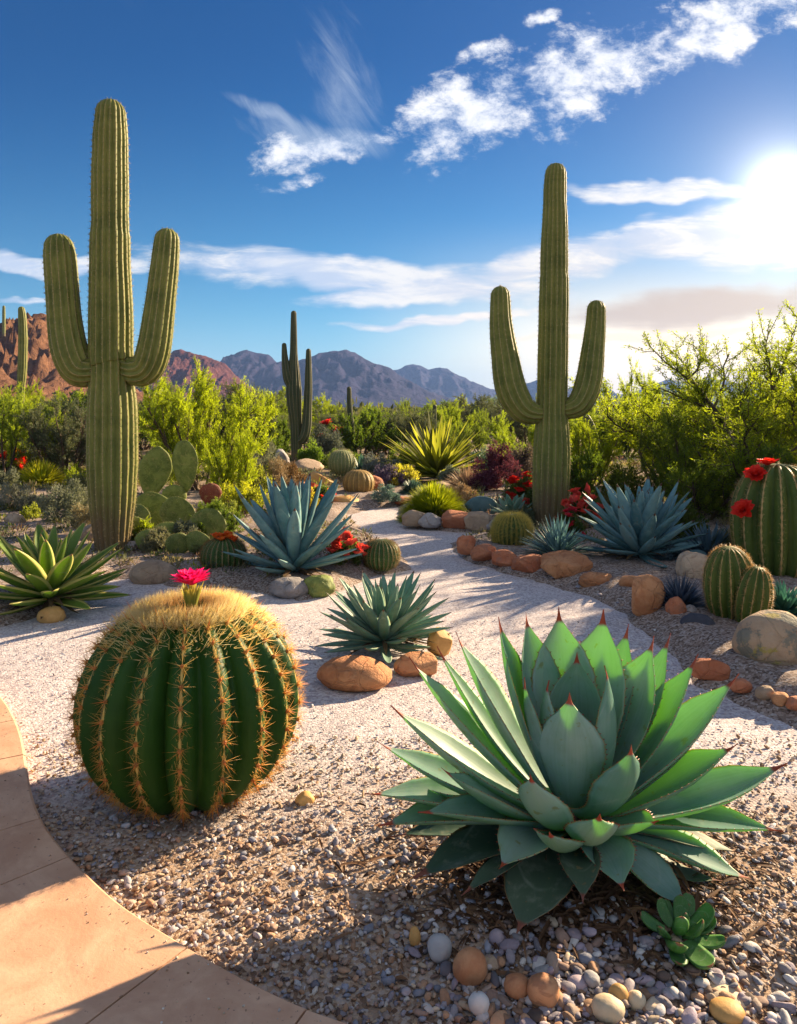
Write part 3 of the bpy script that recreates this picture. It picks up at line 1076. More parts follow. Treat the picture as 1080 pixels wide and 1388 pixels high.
# ------------------------------------------------------------------ terrain, beds, paving
def sdf_poly(P, poly):
    """signed distance (positive inside) of points (n,2) to a closed polygon"""
    P, Q = np.asarray(P, float), np.asarray(poly, float)
    d = np.full(len(P), 1e9)
    ins = np.zeros(len(P), bool)
    for a, b in zip(Q, np.roll(Q, -1, axis=0)):
        ab, ap = b - a, P - a
        t = np.clip((ap @ ab) / ab.dot(ab), 0, 1)
        d = np.minimum(d, np.linalg.norm(ap - t[:, None] * ab, axis=1))
        cond = ((a[1] > P[:, 1]) != (b[1] > P[:, 1]))
        with np.errstate(divide='ignore', invalid='ignore'):
            xs = (b[0] - a[0]) * (P[:, 1] - a[1]) / (b[1] - a[1] if b[1] != a[1] else 1e-9) + a[0]
        ins ^= cond & (P[:, 0] < xs)
    return np.where(ins, d, -d)


def pts(*pp): return np.array([G(x, y)[:2] for x, y in pp])

BED_EAST = np.vstack([pts((612, 737), (624, 751), (650, 764), (690, 778), (740, 790), (800, 806), (850, 830), (880, 855), (915, 888), (960, 925), (1020, 951), (1085, 978), (1300, 1060)),
                      np.array([(8, 4.0), (14, 9.5), (9, 13), (4.5, 11.0)]), pts((790, 682), (740, 716), (690, 727), (640, 731))])
BED_MID = pts((546, 703), (562, 711), (600, 718), (650, 722), (700, 716), (770, 690), (900, 655), (980, 630), (640, 632), (560, 668), (542, 690))
BED_WEST = np.vstack([pts((-260, 900), (-60, 862), (40, 836), (110, 800), (160, 782), (240, 794), (330, 796), (400, 815), (450, 806), (500, 778), (548, 770), (540, 752), (505, 730), (480, 712), (470, 698), (500, 689), (560, 683), (590, 672), (560, 655)), np.array([(0, 16), (-12, 16), (-14, 6)])])
HERO = np.array((0.462, 1.93))


def ground_h(x, y):
    P = np.stack([x, y, 0 * x], -1)
    h = (fbm(P * 1.3, 4) - 0.5) * 0.035 + (fbm(P * 5, 3) - 0.5) * 0.014
    h = h * np.clip((np.hypot(x, y) - 0.2) / 1.0, 0, 1)
    r = np.hypot(x - HERO[0], y - HERO[1])
    h = h + 0.055 * np.exp(-(r / 0.42) ** 2) - 0.02 * np.clip(1 - np.abs(y - 1.5), 0, 1)
    far = np.clip((np.hypot(x, y) - 14) / 40, 0, 1)
    return h + far * (fbm(P * 0.03, 3) - 0.5) * 1.6 * np.clip(np.hypot(x, y) / 200, 0, 1)


def build_ground():
    a = np.linspace(-1, 1, 381)
    s = np.sinh(a * 8.6) / math.sinh(8.6) * 3300
    X, Y = np.meshgrid(s + 0.2, s + 2.2)
    x, y = X.ravel(), Y.ravel()
    V = np.stack([x, y, ground_h(x, y) - 0.004], -1)
    structure('ground', mesh_np('ground', V, [grid_faces(381, 381)], None, None, [ground_mat('gravel_ground')]))
    bm_ = ground_mat('bed_soil', False)
    for poly, step, top in ((BED_EAST, 0.045, 0.075), (BED_MID, 0.07, 0.09), (BED_WEST, 0.07, 0.07)):
        lo, hi = poly.min(0) - 0.15, poly.max(0) + 0.15
        nx, ny = int((hi[0] - lo[0]) / step), int((hi[1] - lo[1]) / step)
        X, Y = np.meshgrid(np.linspace(lo[0], hi[0], nx), np.linspace(lo[1], hi[1], ny))
        P = np.stack([X.ravel(), Y.ravel()], -1)
        sd = sdf_poly(P, poly)
        P3 = np.stack([P[:, 0], P[:, 1], 0 * P[:, 0]], -1)
        sd = sd + (fbm(P3 * 5, 3) - 0.5) * 0.10
        z = np.clip(sd * 0.45, -0.06, top) + (fbm(P3 * 9, 4) - 0.5) * 0.045 + 0.01
        F = grid_faces(nx, ny)
        keep = (sd[F] > -0.12).any(1)
        F = F[keep]
        used, inv = np.unique(F.ravel(), return_inverse=True)
        V = np.stack([P[:, 0], P[:, 1], z], -1)[used]
        structure('garden_bed', mesh_np('garden_bed', V, [inv.reshape(-1, 4)], None, None, [bm_]))


build_ground()


def build_paving():
    m, t, p, out = newmat('terracotta_paving')
    tc = t.node('ShaderNodeTexCoord')
    a = t.node('ShaderNodeAttribute', attribute_name='Col')
    n = t.noise(tc.outputs['Object'], 6.0, 6.0, 0.65, 0.6)
    n2 = t.noise(tc.outputs['Object'], 120.0, 3.0, 0.7)
    c = t.mix(t.smooth(n, 0.3, 0.72), (0.50, 0.275, 0.165), (0.66, 0.41, 0.265))
    c = t.mix(t.smooth(t.noise(tc.outputs['Object'], 30.0, 3.0, 0.5), 0.70, 0.75) * 0.6, c, (0.25, 0.12, 0.08))
    c = t.mix(t.smooth(t.noise(tc.outputs['Object'], 3.2, 6.0, 0.7, 1.2), 0.52, 0.70) * 0.45, c, (0.36, 0.19, 0.12))
    c = t.mix(t.smooth(t.noise(tc.outputs['Object'], 75.0, 3.0, 0.6), 0.66, 0.71) * 0.7, c, (0.16, 0.09, 0.06))
    c = t.mix(0.5, c, a.outputs['Color'], 'SOFT_LIGHT')
    t.put(p.inputs['Base Color'], c)
    p.inputs['Roughness'].default_value = 0.75
    bump(t, p, n2 * 0.5 + n, 0.25, 0.006)
    z = 0.055
    key = [(-40, 900), (5, 945), (30, 993), (55, 1100), (140, 1200), (250, 1275), (380, 1345), (500, 1388), (700, 1440)]
    out_ = spline(np.array([G(x, y, z)[:2] for x, y in key]), 400)
    T = unit(np.gradient(out_, axis=0))
    N = np.stack([T[:, 1], -T[:, 0]], -1)
    if N[200].dot(np.array((-1, -1))) < 0:
        N = -N
    s = np.concatenate(([0], np.cumsum(np.linalg.norm(np.diff(out_, axis=0), axis=1))))
    joints = [s[np.argmin(np.hypot(out_[:, 0] - G(x, y, z)[0], out_[:, 1] - G(x, y, z)[1]))] for x, y in ((22, 975), (38, 1022), (60, 1108), (92, 1160), (260, 1280), (420, 1362))]
    joints = [s[0]] + joints + [s[-1]]
    acc = Acc()
    rg = np.random.default_rng(4)
    for a_, b_ in zip(joints[:-1], joints[1:]):
        ss = np.linspace(a_ + 0.0022, b_ - 0.0022, 14)
        O = np.stack([np.interp(ss, s, out_[:, i]) for i in (0, 1)], -1)
        NN = unit(np.stack([np.interp(ss, s, N[:, i]) for i in (0, 1)], -1))
        wv = np.array((0, 0.004, 0.012, 0.15, 0.30, 0.448, 0.456, 0.46))
        zz = np.array((0.0, z - 0.008, z - 0.001, z, z, z - 0.001, z - 0.008, 0.0))
        V = np.concatenate([np.concatenate([O + NN * w_, np.full((14, 1), q)], 1) for w_, q in zip(wv, zz)])
        V[:, 2] += rg.uniform(-0.001, 0.001)
        ends = []
        for e in (0, 13):
            ends.append(np.arange(8)[None] * 14 + e)
        acc.add(V, [grid_faces(14, 8)] + ends, None, np.array((0.5, 0.5, 0.5)) * rg.uniform(0.8, 1.15))
    structure('paving', acc.mesh('paving', m, smooth=False))
    mort = plain_mat('grout', (0.22, 0.14, 0.10), 0.9)
    V = np.concatenate([np.concatenate([out_ + N * w_, np.full((400, 1), q)], 1) for w_, q in ((0.006, -0.03), (0.006, z - 0.012), (0.454, z - 0.012), (0.454, -0.03))])
    structure('paving_mortar', mesh_np('paving_mortar', V, [grid_faces(400, 4)], None, None, [mort]))
    return out_, N


PAVE, PAVE_N = build_paving()


def on_paving(x, y):
    d = np.hypot(x[:, None] - PAVE[None, ::8, 0], y[:, None] - PAVE[None, ::8, 1])
    k = d.argmin(1) * 8
    side = (x - PAVE[k, 0]) * PAVE_N[k, 0] + (y - PAVE[k, 1]) * PAVE_N[k, 1]
    return side > -0.004


# ------------------------------------------------------------------ mountains
def mountain(name, prof, D, span, seed, c1, c2, rough=0.35, freq=3.0, gull=1.0):
    m, t, p, out = newmat(name)
    tc = t.node('ShaderNodeTexCoord')
    n = t.noise(tc.outputs['Object'], 7.0 / (D * 0.12), 8.0, 0.68, 0.4)
    ox, oy, oz = t.sep(tc.outputs['Object'])
    st = t.noise(t.vec(ox * 0.3, oy * 0.3, oz * 3.0), 30.0 / (D * 0.12), 4.0, 0.6)
    c = t.mix(t.smooth(n * 0.8 + st * 0.3, 0.35, 0.72), c1, c2)
    t.put(p.inputs['Base Color'], c)
    p.inputs['Roughness'].default_value = 0.95
    p.inputs['Specular IOR Level'].default_value = 0.05
    bump(t, p, n, 0.8, D * 0.01)
    P = np.array(prof, float)
    X = (P[:, 0] - CX) / FPX * D
    H = (HZ - P[:, 1]) / FPX * D + EYE
    nx, ny = 320, 90
    x = np.linspace(X[0], X[-1], nx)
    h = np.interp(x, X, H)
    y = np.linspace(-1, 1, ny)
    XX, YY = np.meshgrid(x, y)
    wx = XX + (fbm(np.stack([XX.ravel() / D * 9, YY.ravel() * 2 + seed, 0 * XX.ravel()], -1), 3).reshape(XX.shape) - 0.5) * 0.10 * D * np.abs(YY)
    hh = np.interp(wx.ravel(), X, H).reshape(XX.shape)
    q = np.stack([XX.ravel() / D * 10 * freq, YY.ravel() * span / D * 10 * freq * 0.6, np.full(XX.size, seed * 1.7)], -1)
    rd = ridged(q, 6).reshape(XX.shape)
    a = np.abs(YY)
    fall = (1 - a) ** 1.25 * 0.75 + (1 - a ** 0.7) * 0.25
    k = np.clip(a * 3.2, 0, 1) * (1 - a) ** 0.3
    Z = hh * fall * (1 + gull * rough * 1.8 * k * (rd - 0.62)) + h.max() * 0.05 * (rd - 0.55) * (1 - a)
    Z = np.maximum(Z, -2 - 0 * Z) - 0.01 * D * np.clip((a - 0.9) * 10, 0, 1)
    V = np.stack([XX, D + YY * span, Z], -1).reshape(-1, 3)
    structure(name, mesh_np(name, V, [grid_faces(nx, ny)], None, None, [m]))
    return lambda px: np.interp((px - CX) / FPX * D, X, H)


RED1, RED2 = (0.085, 0.04, 0.024), (0.20, 0.10, 0.055)
HAZE_BLUE1, HAZE_BLUE2 = (0.018, 0.018, 0.048), (0.038, 0.032, 0.070)  # blue of distant haze put into the mountains' own colour
mountain('hill', [(-420, 560), (-300, 480), (-160, 450), (-60, 458), (0, 440), (18, 434), (34, 432), (50, 424), (62, 425), (72, 433), (84, 446), (98, 462), (112, 488), (130, 505), (150, 520), (190, 540), (230, 556)], 170, 60, 3, RED1, RED2, 0.7, 9.0, 1.0)
mountain('mountain', [(120, 556), (170, 530), (205, 505), (218, 488), (236, 476), (246, 474), (262, 479), (278, 482), (292, 489), (304, 492), (315, 504), (330, 520), (360, 545), (380, 556)], 620, 150, 5, (0.07, 0.026, 0.03), (0.14, 0.055, 0.05), 0.6, 6.0)
mountain('mountain', [(180, 556), (250, 520), (290, 494), (305, 486), (322, 478), (336, 474), (350, 479), (364, 481), (374, 490), (386, 487), (402, 490), (418, 485), (432, 479), (452, 476), (466, 474), (480, 477), (494, 485), (508, 492), (530, 500), (552, 515), (580, 530), (620, 545), (680, 557)], 1250, 330, 7, HAZE_BLUE1, HAZE_BLUE2, 0.55, 5.0)
mountain('mountain', [(440, 556), (500, 520), (530, 502), (545, 497), (560, 492), (568, 495), (580, 500), (596, 498), (606, 500), (620, 507), (640, 517), (665, 528), (700, 530), (714, 520), (732, 514), (748, 520), (770, 526), (790, 516), (806, 517), (822, 527), (838, 538), (870, 556)], 2100, 420, 11, HAZE_BLUE1, HAZE_BLUE2, 0.5, 5.0)
mountain('mountain', [(760, 556), (800, 545), (836, 536), (860, 530), (880, 522), (905, 514), (930, 518), (960, 512), (1000, 520), (1050, 515), (1100, 522), (1180, 530), (1300, 520), (1450, 556)], 2500, 400, 13, HAZE_BLUE1, HAZE_BLUE2, 0.5, 5.0)

# haze: one box of thin, even air round everything
def build_haze():
    m = bpy.data.materials.new('haze')
    m.use_nodes = True
    nt = m.node_tree
    nt.nodes.clear()
    t = NT(nt)
    out = t.node('ShaderNodeOutputMaterial')
    v = t.node('ShaderNodeVolumePrincipled', {'Color': (0.26, 0.46, 1.0), 'Density': 0.00019, 'Anisotropy': 0.0})
    nt.links.new(v.outputs[0], out.inputs['Volume'])
    bm = bmesh.new()
    bmesh.ops.create_cube(bm, size=1.0)
    me = bpy.data.meshes.new('haze')
    bm.to_mesh(me)
    bm.free()
    me.materials.append(m)
    o = structure('haze', me)
    o['kind'] = 'stuff'
    o.scale = (6900, 6900, 226)
    o.location = (0, 0, 226 / 2 - 62)


build_haze()

# ------------------------------------------------------------------ the broad agave
def hero_agave():
    g = np.array((HERO[0], HERO[1], 0.04))
    t = thing('agave', 'large blue-green agave with broad red-tipped leaves on dry debris beside the pebbles', 'agave', g)
    core = g + (0, 0, 0.02)
    #  tip px, tip py, depth offset of the tip, full width px, bow, root height, root shift
    L = [  # inner and rear leaves, standing
        (757, 822, .16, 92, -.07), (818, 826, .13, 96, -.08), (713, 830, .13, 80, -.06), (676, 836, .08, 74, -.06),
        (886, 862, .10, 98, -.08), (909, 858, .17, 60, -.06), (782, 884, .07, 84, -.10), (852, 846, .21, 62, -.05),
        (819, 902, -.03, 84, -.11), (744, 922, .0, 76, -.10), (711, 918, -.02, 52, -.08),
        (772, 938, -.09, 98, -.13),
        # east side
        (946, 886, .07, 76, -.06), (1002, 913, .04, 74, -.06), (1000, 1008, -.03, 74, -.05), (1068, 1034, .02, 78, -.05), (970, 950, .14, 60, -.05),
        (1062, 1127, -.06, 66, .02), (1020, 1200, -.13, 66, .03), (936, 1248, -.22, 62, .05),
        # west side
        (618, 856, .07, 84, -.05), (592, 876, .12, 48, -.05), (554, 890, .05, 62, -.05), (529, 956, .02, 72, -.05), (510, 1004, .04, 62, -.04),
        (598, 1040, -.14, 66, -.07), (494, 1076, -.02, 68, .02), (566, 1101, -.17, 66, .02), (512, 1120, -.07, 70, .04), (548, 1060, .06, 58, .0),
        # cups towards the viewer
        (855, 1008, -.17, 94, -.16), (718, 1046, -.21, 74, -.16), (813, 1102, -.29, 70, -.14), (744, 1128, -.29, 66, -.12),
        (893, 1112, -.20, 62, -.06), (676, 1178, -.24, 80, .06), (846, 1208, -.27, 74, .09),
    ]
    for i, (px, py, dy, wpx, bow) in enumerate(L):
        d = HERO[1] + dy
        tip = W(px, py, d)
        hor = np.array((tip[0] - core[0], tip[1] - core[1], 0))
        rh = np.linalg.norm(hor)
        rise = (tip[2] - core[2]) / max(rh, 0.05)
        upk = float(np.clip(rise / 2.5, 0, 1))
        root = core + hor / max(rh, 1e-6) * (0.035 + 0.03 * (1 - upk)) + (0, 0, 0.055 + 0.07 * upk)
        Ln = np.linalg.norm(tip - root)
        C, S, N = leaf_curve(root, tip, bow, 44)
        # slight sideways sway so that no two leaves are alike
        rg = np.random.default_rng(i)
        C = C + S * (np.sin(np.linspace(0, 3.1, 44)) * rg.normal(0, 0.012) * Ln)[:, None]
        hw = wpx / FPX * d * 0.5 * (0.94 if upk > 0.5 else 1.06)
        V, F, uv = leaf_shape(C, S, N, hw, PROF_AGAVE, 0.42, 0.013, 13, 0.035, i, 0.03)
        # lift anything under the ground
        V[:, 2] = 0.05 + 0.012 * np.logaddexp(0, (V[:, 2] - 0.05) / 0.012)
        part('leaf', mesh_np('leaf', V - g, F, uv, None, [M_HERO]), t)
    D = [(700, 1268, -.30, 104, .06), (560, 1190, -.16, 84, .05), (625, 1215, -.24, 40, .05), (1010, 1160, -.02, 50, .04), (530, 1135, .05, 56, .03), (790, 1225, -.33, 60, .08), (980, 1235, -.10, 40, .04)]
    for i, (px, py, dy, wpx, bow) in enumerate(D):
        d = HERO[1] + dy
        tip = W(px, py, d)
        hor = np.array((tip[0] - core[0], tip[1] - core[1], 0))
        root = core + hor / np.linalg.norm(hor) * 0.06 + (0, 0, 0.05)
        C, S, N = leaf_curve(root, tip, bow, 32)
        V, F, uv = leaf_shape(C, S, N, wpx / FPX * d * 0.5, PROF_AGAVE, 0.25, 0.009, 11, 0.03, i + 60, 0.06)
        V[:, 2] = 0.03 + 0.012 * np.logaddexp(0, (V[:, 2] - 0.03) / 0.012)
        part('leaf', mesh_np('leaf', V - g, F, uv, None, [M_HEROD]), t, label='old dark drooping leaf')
    a = Acc()
    tube(a, [(0, 0, -0.04), (0, 0, 0.05), (0, 0, 0.12)], np.array((0.085, 0.08, 0.03)), 14)
    part('stem', a.mesh('stem', M_BARK), t)


hero_agave()


def debris():
    rg = np.random.default_rng(21)
    a = Acc()
    n = 2000
    r = np.abs(rg.normal(0, 0.24, n)) + 0.04
    az = rg.uniform(0, 6.283, n)
    x, y = HERO[0] + r * np.cos(az) * 1.15, HERO[1] - 0.05 + r * np.sin(az) * 0.85
    z = ground_h(x, y) + rg.uniform(0.0, 0.03, n) * np.exp(-r / 0.3)
    d = np.stack([rg.normal(size=n), rg.normal(size=n), rg.normal(0, 0.16, n)], -1)
    col = np.array((0.07, 0.036, 0.020)) + rg.uniform(0, 1, (n, 1)) ** 2 * np.array((0.17, 0.095, 0.05))
    V, F, uv, c = blades(np.stack([x, y, z], -1), d, rg.uniform(0.02, 0.10, n), rg.uniform(0.0015, 0.0065, n), 0.15, 4, 0.5, col)
    a.add(V, [F], uv, c)
    me = a.mesh('dry_debris', M_DRY)
    single('dry_debris', me, None, None, kind='stuff')


debris()


def hero_barrel():
    g = np.array((-0.665, 2.36, 0.0))
    t = thing('barrel_cactus', 'large round golden barrel cactus topped by one magenta flower, on gravel beside the terracotta paving', 'cactus', g)
    Rr, H = 0.345, 0.585
    nr = 18
    ph = np.linspace(-0.80, 1.0, 54)
    th = ph * np.pi / 2
    rad = Rr * np.abs(np.cos(th)) ** 0.80
    zz = H * 0.45 + np.where(th < 0, np.sin(th) * H * 0.50, np.sign(np.sin(th)) * np.abs(np.sin(th)) ** 1.0 * H * 0.55)
    # dimple at the crown
    zz = zz - 0.035 * np.exp(-(rad / (0.20 * Rr)) ** 2)
    rad = np.maximum(rad, 0.004)
    C = np.stack([0 * zz, 0 * zz, zz], -1)
    m = nr * 10
    a = np.arange(m + 1) / m * 2 * np.pi
    off = R(-90) + np.pi / nr * 0.1
    c = np.abs(np.cos(np.pi * ((a * nr / (2 * np.pi)) % 1.0 - 0.5)))
    fade = np.clip(rad / (0.35 * Rr), 0, 1)
    rr = rad[:, None] * (1 - 0.19 * fade[:, None] * (1 - c[None] ** 0.85))
    V = np.stack([rr * np.cos(a + off)[None], rr * np.sin(a + off)[None], np.broadcast_to(zz[:, None], rr.shape) + 0 * rr], -1)
    tri = 1 - np.abs(((np.arange(m + 1) / 10) % 1.0) - 0.5) * 2
    s = np.concatenate(([0], np.cumsum(np.hypot(np.diff(rad), np.diff(zz)))))
    uv = np.stack(np.broadcast_arrays((tri * 0.5)[None], s[:, None]), -1)
    part('body', mesh_np('body', V.reshape(-1, 3), [grid_faces(m + 1, len(zz))], uv.reshape(-1, 2), None, [M_BAR]), t)
    rg = np.random.default_rng(8)
    B, D, L, Cc, rds = [], [], [], [], []
    AB, AO = [], []
    for j in range(nr):
        az = (j + 0.5) / nr * 2 * np.pi + off
        rv = np.array((math.cos(az), math.sin(az), 0))
        tv = np.array((-math.sin(az), math.cos(az), 0))
        ss = np.arange(0.03 + rg.uniform(0, 0.03), s[-1] - 0.13, 0.056)
        for q in ss:
            r_, z_ = np.interp(q, s, rad), np.interp(q, s, zz)
            e = 0.004
            tg = np.array((np.interp(q + e, s, rad) - r_, np.interp(q + e, s, zz) - z_))
            tg /= max(np.linalg.norm(tg), 1e-6)
            up = rv * tg[0] + np.array((0, 0, tg[1]))
            no = rv * tg[1] - np.array((0, 0, tg[0]))
            p = rv * r_ + np.array((0, 0, z_))
            AB.append(p)
            AO.append(no)
            hi = np.clip((z_ / H - 0.55) / 0.4, 0, 1)
            n = 11
            for k in range(n):
                an = 6.283 * k / n + rg.normal(0, 0.25)
                tilt = rg.uniform(0.25, 0.75)
                d = no * tilt + (tv * math.cos(an) + up * math.sin(an)) * (1 - tilt * 0.3)
                B.append(p + no * 0.002)
                D.append(d)
                L.append(rg.uniform(0.028, 0.058))
                f = rg.uniform()
                lowc, hic = np.array((0.86, 0.52, 0.15)), np.array((0.94, 0.78, 0.32))
                Cc.append((lowc * (1 - hi) + hic * hi) * (0.75 + 0.4 * f))
                rds.append(0.0009)
            B.append(p)
            D.append(no + up * -0.1)
            L.append(rg.uniform(0.035, 0.055))
            Cc.append(np.array((0.78, 0.32, 0.10)))
            rds.append(0.0017)
    V, F, c_ = spikes(B, D, np.array(L), np.array(rds), np.array(Cc))
    # fuzz along the crests
    AB, AO = np.array(AB), np.array(AO)
    part('spines', mesh_np('spines', V, [F], None, c_, [M_SPINE]), t, kind='stuff')
    ar = Acc()
    iv, if_ = ico(1)
    for p, n in zip(AB, AO):
        ar.add(p + iv * 0.0075 + n * 0.001, [if_], None, np.array((0.62, 0.30, 0.10)) * rg.uniform(0.7, 1.2))
    part('areoles', ar.mesh('areoles', M_SPINE), t, kind='stuff')
    # dense golden wool and spines round the crown
    n = 9000
    rq = np.sqrt(rg.uniform(0.02, 1, n)) * 0.170
    rq = np.where(rg.uniform(size=n) < 0.22, rg.uniform(0.05, 0.26, n), rq)
    az = rg.uniform(0, 6.283, n)
    order = np.argsort(rad[27:])
    zt = np.interp(rq, rad[27:][order], zz[27:][order])
    p = np.stack([rq * np.cos(az), rq * np.sin(az), zt - 0.012], -1)
    d = np.stack([np.cos(az) * rq / 0.26, np.sin(az) * rq / 0.26, 1.0 - rq * 1.6], -1) + rg.normal(0, 0.34, (n, 3))
    f = rg.uniform(0, 1, (n, 1))
    col = np.array((0.92, 0.72, 0.28)) * (1 - f) + np.array((0.96, 0.88, 0.58)) * f
    inner = np.exp(-(rq / 0.088) ** 2)[:, None]
    col = col * (1 - inner) + np.array((0.42, 0.16, 0.03)) * inner
    V, F, c_ = spikes(p, d, rg.uniform(0.026, 0.062, n) * (1 - 0.5 * inner[:, 0]), 0.0010, col)
    part('crown_wool', mesh_np('crown_wool', V, [F], None, c_, [M_SPINE]), t, kind='stuff')
    # long side bristles, so the outline glows against the sun
    n = 5200
    az = rg.uniform(0, 6.283, n)
    q = rg.uniform(0.02, s[-1] * 0.80, n)
    r_, z_ = np.interp(q, s, rad), np.interp(q, s, zz)
    kk = np.round((az - off) / (2 * np.pi / nr) - 0.5) + 0.5
    az = kk * 2 * np.pi / nr + off + rg.normal(0, 0.028, n)
    p = np.stack([r_ * np.cos(az), r_ * np.sin(az), z_], -1)
    d = np.stack([np.cos(az), np.sin(az), (z_ - H * 0.45) / H * 1.6], -1) + rg.normal(0, 0.5, (n, 3))
    col = np.array((0.88, 0.60, 0.18)) * rg.uniform(0.7, 1.1, (n, 1))
    V, F, c_ = spikes(p, d, rg.uniform(0.014, 0.040, n), 0.0006, col)
    part('bristles', mesh_np('bristles', V, [F], None, c_, [M_SPINE]), t, kind='stuff')
    # flower
    z0 = zz[-1]
    fl = part('flower', flower_mesh('flower', M_PETAL, 0.076, 26, 6, 3, (0.80, 0.012, 0.16), (0.88, 0.03, 0.28), 34, 0.13), t, (0.0, 0.012, z0 + 0.083))
    a_ = Acc()
    n = 34
    az = rg.uniform(0, 6.283, n)
    d = np.stack([np.cos(az) * 0.32, np.sin(az) * 0.32, np.ones(n)], -1)
    V, F, uv, c = blades(np.stack([np.cos(az), np.sin(az), 0 * az], -1) * 0.012, d, rg.uniform(0.06, 0.10, n), 0.008, 0.0, 4, 0.3, np.array((0.42, 0.44, 0.08)) * rg.uniform(0.7, 1.2, (n, 1)))
    a_.add(V, [F], uv, c)
    part('flower_tube', a_.mesh('flower_tube', M_PETAL), fl, (0, 0, -0.078))


hero_barrel()


# ------------------------------------------------------------------ saguaros
def saguaro(name, label, base, trunk, arms, d, nribs, mat, dep=0.13, spine=True, group=None, seed=0, step=0.05, tx_d=0.0, per=6, n=90):
    """trunk and arms: rows of px, py, radius px (and depth offset for arms), at depth d"""
    g = np.array(base)
    t = thing(name, label, 'cactus', g, group)
    def k3(rows): return [(*W(r[0], r[1], d + (r[3] if len(r) > 3 else 0)), r[2] / FPX * d) for r in rows]
    sp = M_SPINE if spine else None
    stem_part('trunk', k3(trunk), nribs, dep, mat, t, g, n, per, sp, 0.022, step, 4, seed, 0.75, 0.10)
    for i, a in enumerate(arms):
        stem_part('arm', k3(a), max(9, nribs - 4), dep, mat, t, g, 60, per, sp, 0.022, step, 4, seed + 5 + i, 0.75, 0.08)


d1 = depth(757)
saguaro('saguaro', 'tallest saguaro with two thick upcurved arms, beside the prickly pear', (*G(152, 757)[:2], 0.03),
        [(153, 770, 21), (152.5, 740, 23), (152, 712, 27), (152, 680, 30.5), (152, 620, 33), (152, 560, 32.5), (151, 520, 29.5), (151, 496, 28.5), (150, 484, 29.5), (150, 420, 28), (149, 360, 26), (149, 322, 25.5), (149, 308, 24.2), (149, 240, 23.5), (149.5, 190, 22.5), (150, 156, 20)],
        [[(140, 498, 15, 0.0), (122, 503, 20, -.03), (106, 500, 23, -.05), (95, 478, 23.5, -.06), (88, 440, 22.5, -.05), (84, 390, 21.2, -.04), (81, 350, 20.5, -.03), (80, 337, 19, -.03)],
         [(165, 498, 15, 0.0), (186, 503, 20, -.04), (200, 497, 21, -.06), (209, 470, 21.5, -.07), (216, 420, 20, -.06), (222, 370, 19, -.05), (225, 340, 17.5, -.04), (226, 327, 16.5, -.04)]],
        d1, 19, M_SAG, seed=1)
d2 = depth(713)
saguaro('saguaro', 'saguaro with two arms standing behind the blue agave and the golden barrel', (*G(745, 713)[:2], 0.05),
        [(745, 722, 22), (746, 690, 24.5), (747, 640, 25), (748, 600, 24), (748, 560, 21), (749, 500, 20), (750, 440, 20), (751, 384, 19.3), (751, 371, 18.4), (751, 356, 18.6), (752, 300, 17), (752, 260, 15.5), (753, 236, 14)],
        [[(742, 560, 10, 0), (722, 560, 15, -.04), (706, 552, 19, -.06), (692, 525, 20.5, -.06), (684, 480, 18, -.05), (679, 440, 15.5, -.04), (678, 402, 13.5, -.03)],
         [(758, 556, 10, 0), (775, 553, 15, -.04), (788, 543, 17, -.06), (798, 515, 17.5, -.05), (804, 470, 15, -.04), (807, 440, 13.5, -.03), (808, 420, 12.5, -.03)]],
        d2, 17, M_SAG, seed=2)
d3 = depth(634)
saguaro('saguaro', 'slim distant saguaro with two raised arms beside the flat rock', (*G(401, 634)[:2], 0.03),
        [(402, 640, 6), (402, 610, 7.5), (401, 575, 8), (399, 550, 10), (398, 530, 11), (398, 510, 9), (398, 480, 5.5), (398, 450, 4.6), (398, 425, 3.8)],
        [[(398, 530, 5), (391, 515, 6.5, -.05), (388, 500, 6, -.05), (386, 485, 4.5, -.04), (385, 468, 3.2, -.04)],
         [(403, 598, 5), (411, 594, 7, -.06), (415, 580, 7, -.06), (417, 550, 6, -.05), (418, 510, 5, -.04), (418, 476, 3.4, -.04)]],
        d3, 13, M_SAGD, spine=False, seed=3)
d4 = depth(622)
saguaro('saguaro', 'thin dark saguaro pole beside the grey shrub with red flowers', (*G(478, 622)[:2], 0.03),
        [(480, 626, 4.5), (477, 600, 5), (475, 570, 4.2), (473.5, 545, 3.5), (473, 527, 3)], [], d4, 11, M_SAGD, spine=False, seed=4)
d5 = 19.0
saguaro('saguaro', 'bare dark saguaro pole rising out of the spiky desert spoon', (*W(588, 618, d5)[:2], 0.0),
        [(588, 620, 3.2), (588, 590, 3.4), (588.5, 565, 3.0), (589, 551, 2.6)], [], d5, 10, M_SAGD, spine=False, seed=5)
d6 = 26.0
saguaro('saguaro', 'single tall saguaro column in front of the red rocky hill', (*W(28, 603, d6)[:2], 0.0),
        [(27, 604, 5), (27, 560, 5), (28, 530, 5.2), (30, 500, 6), (31, 460, 6), (30, 430, 5.2), (29, 420, 4.4)], [], d6, 12, M_SAG, spine=False, seed=6)
d7 = 150.0
saguaro('saguaro', 'tiny saguaro high on the crest of the red hill', (*W(5, 455, d7)[:2], W(5, 455, d7)[2]),
        [(5, 456, 2.1), (5, 440, 2.2), (5, 425, 2.1), (5, 416, 1.8)], [], d7, 9, M_SAG, spine=False, seed=7, n=20)
d8 = depth(640)
saguaro('saguaro', 'short dark saguaro stump with a pale top behind red flowers', (*G(40, 640)[:2], 0.0),
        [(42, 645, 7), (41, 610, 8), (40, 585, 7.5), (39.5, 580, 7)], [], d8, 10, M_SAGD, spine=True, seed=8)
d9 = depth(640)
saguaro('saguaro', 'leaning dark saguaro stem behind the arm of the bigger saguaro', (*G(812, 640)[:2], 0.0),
        [(812, 645, 7), (806, 605, 7.5), (800, 580, 7), (795, 568, 6)], [], d9, 10, M_SAGD, spine=False, seed=9)


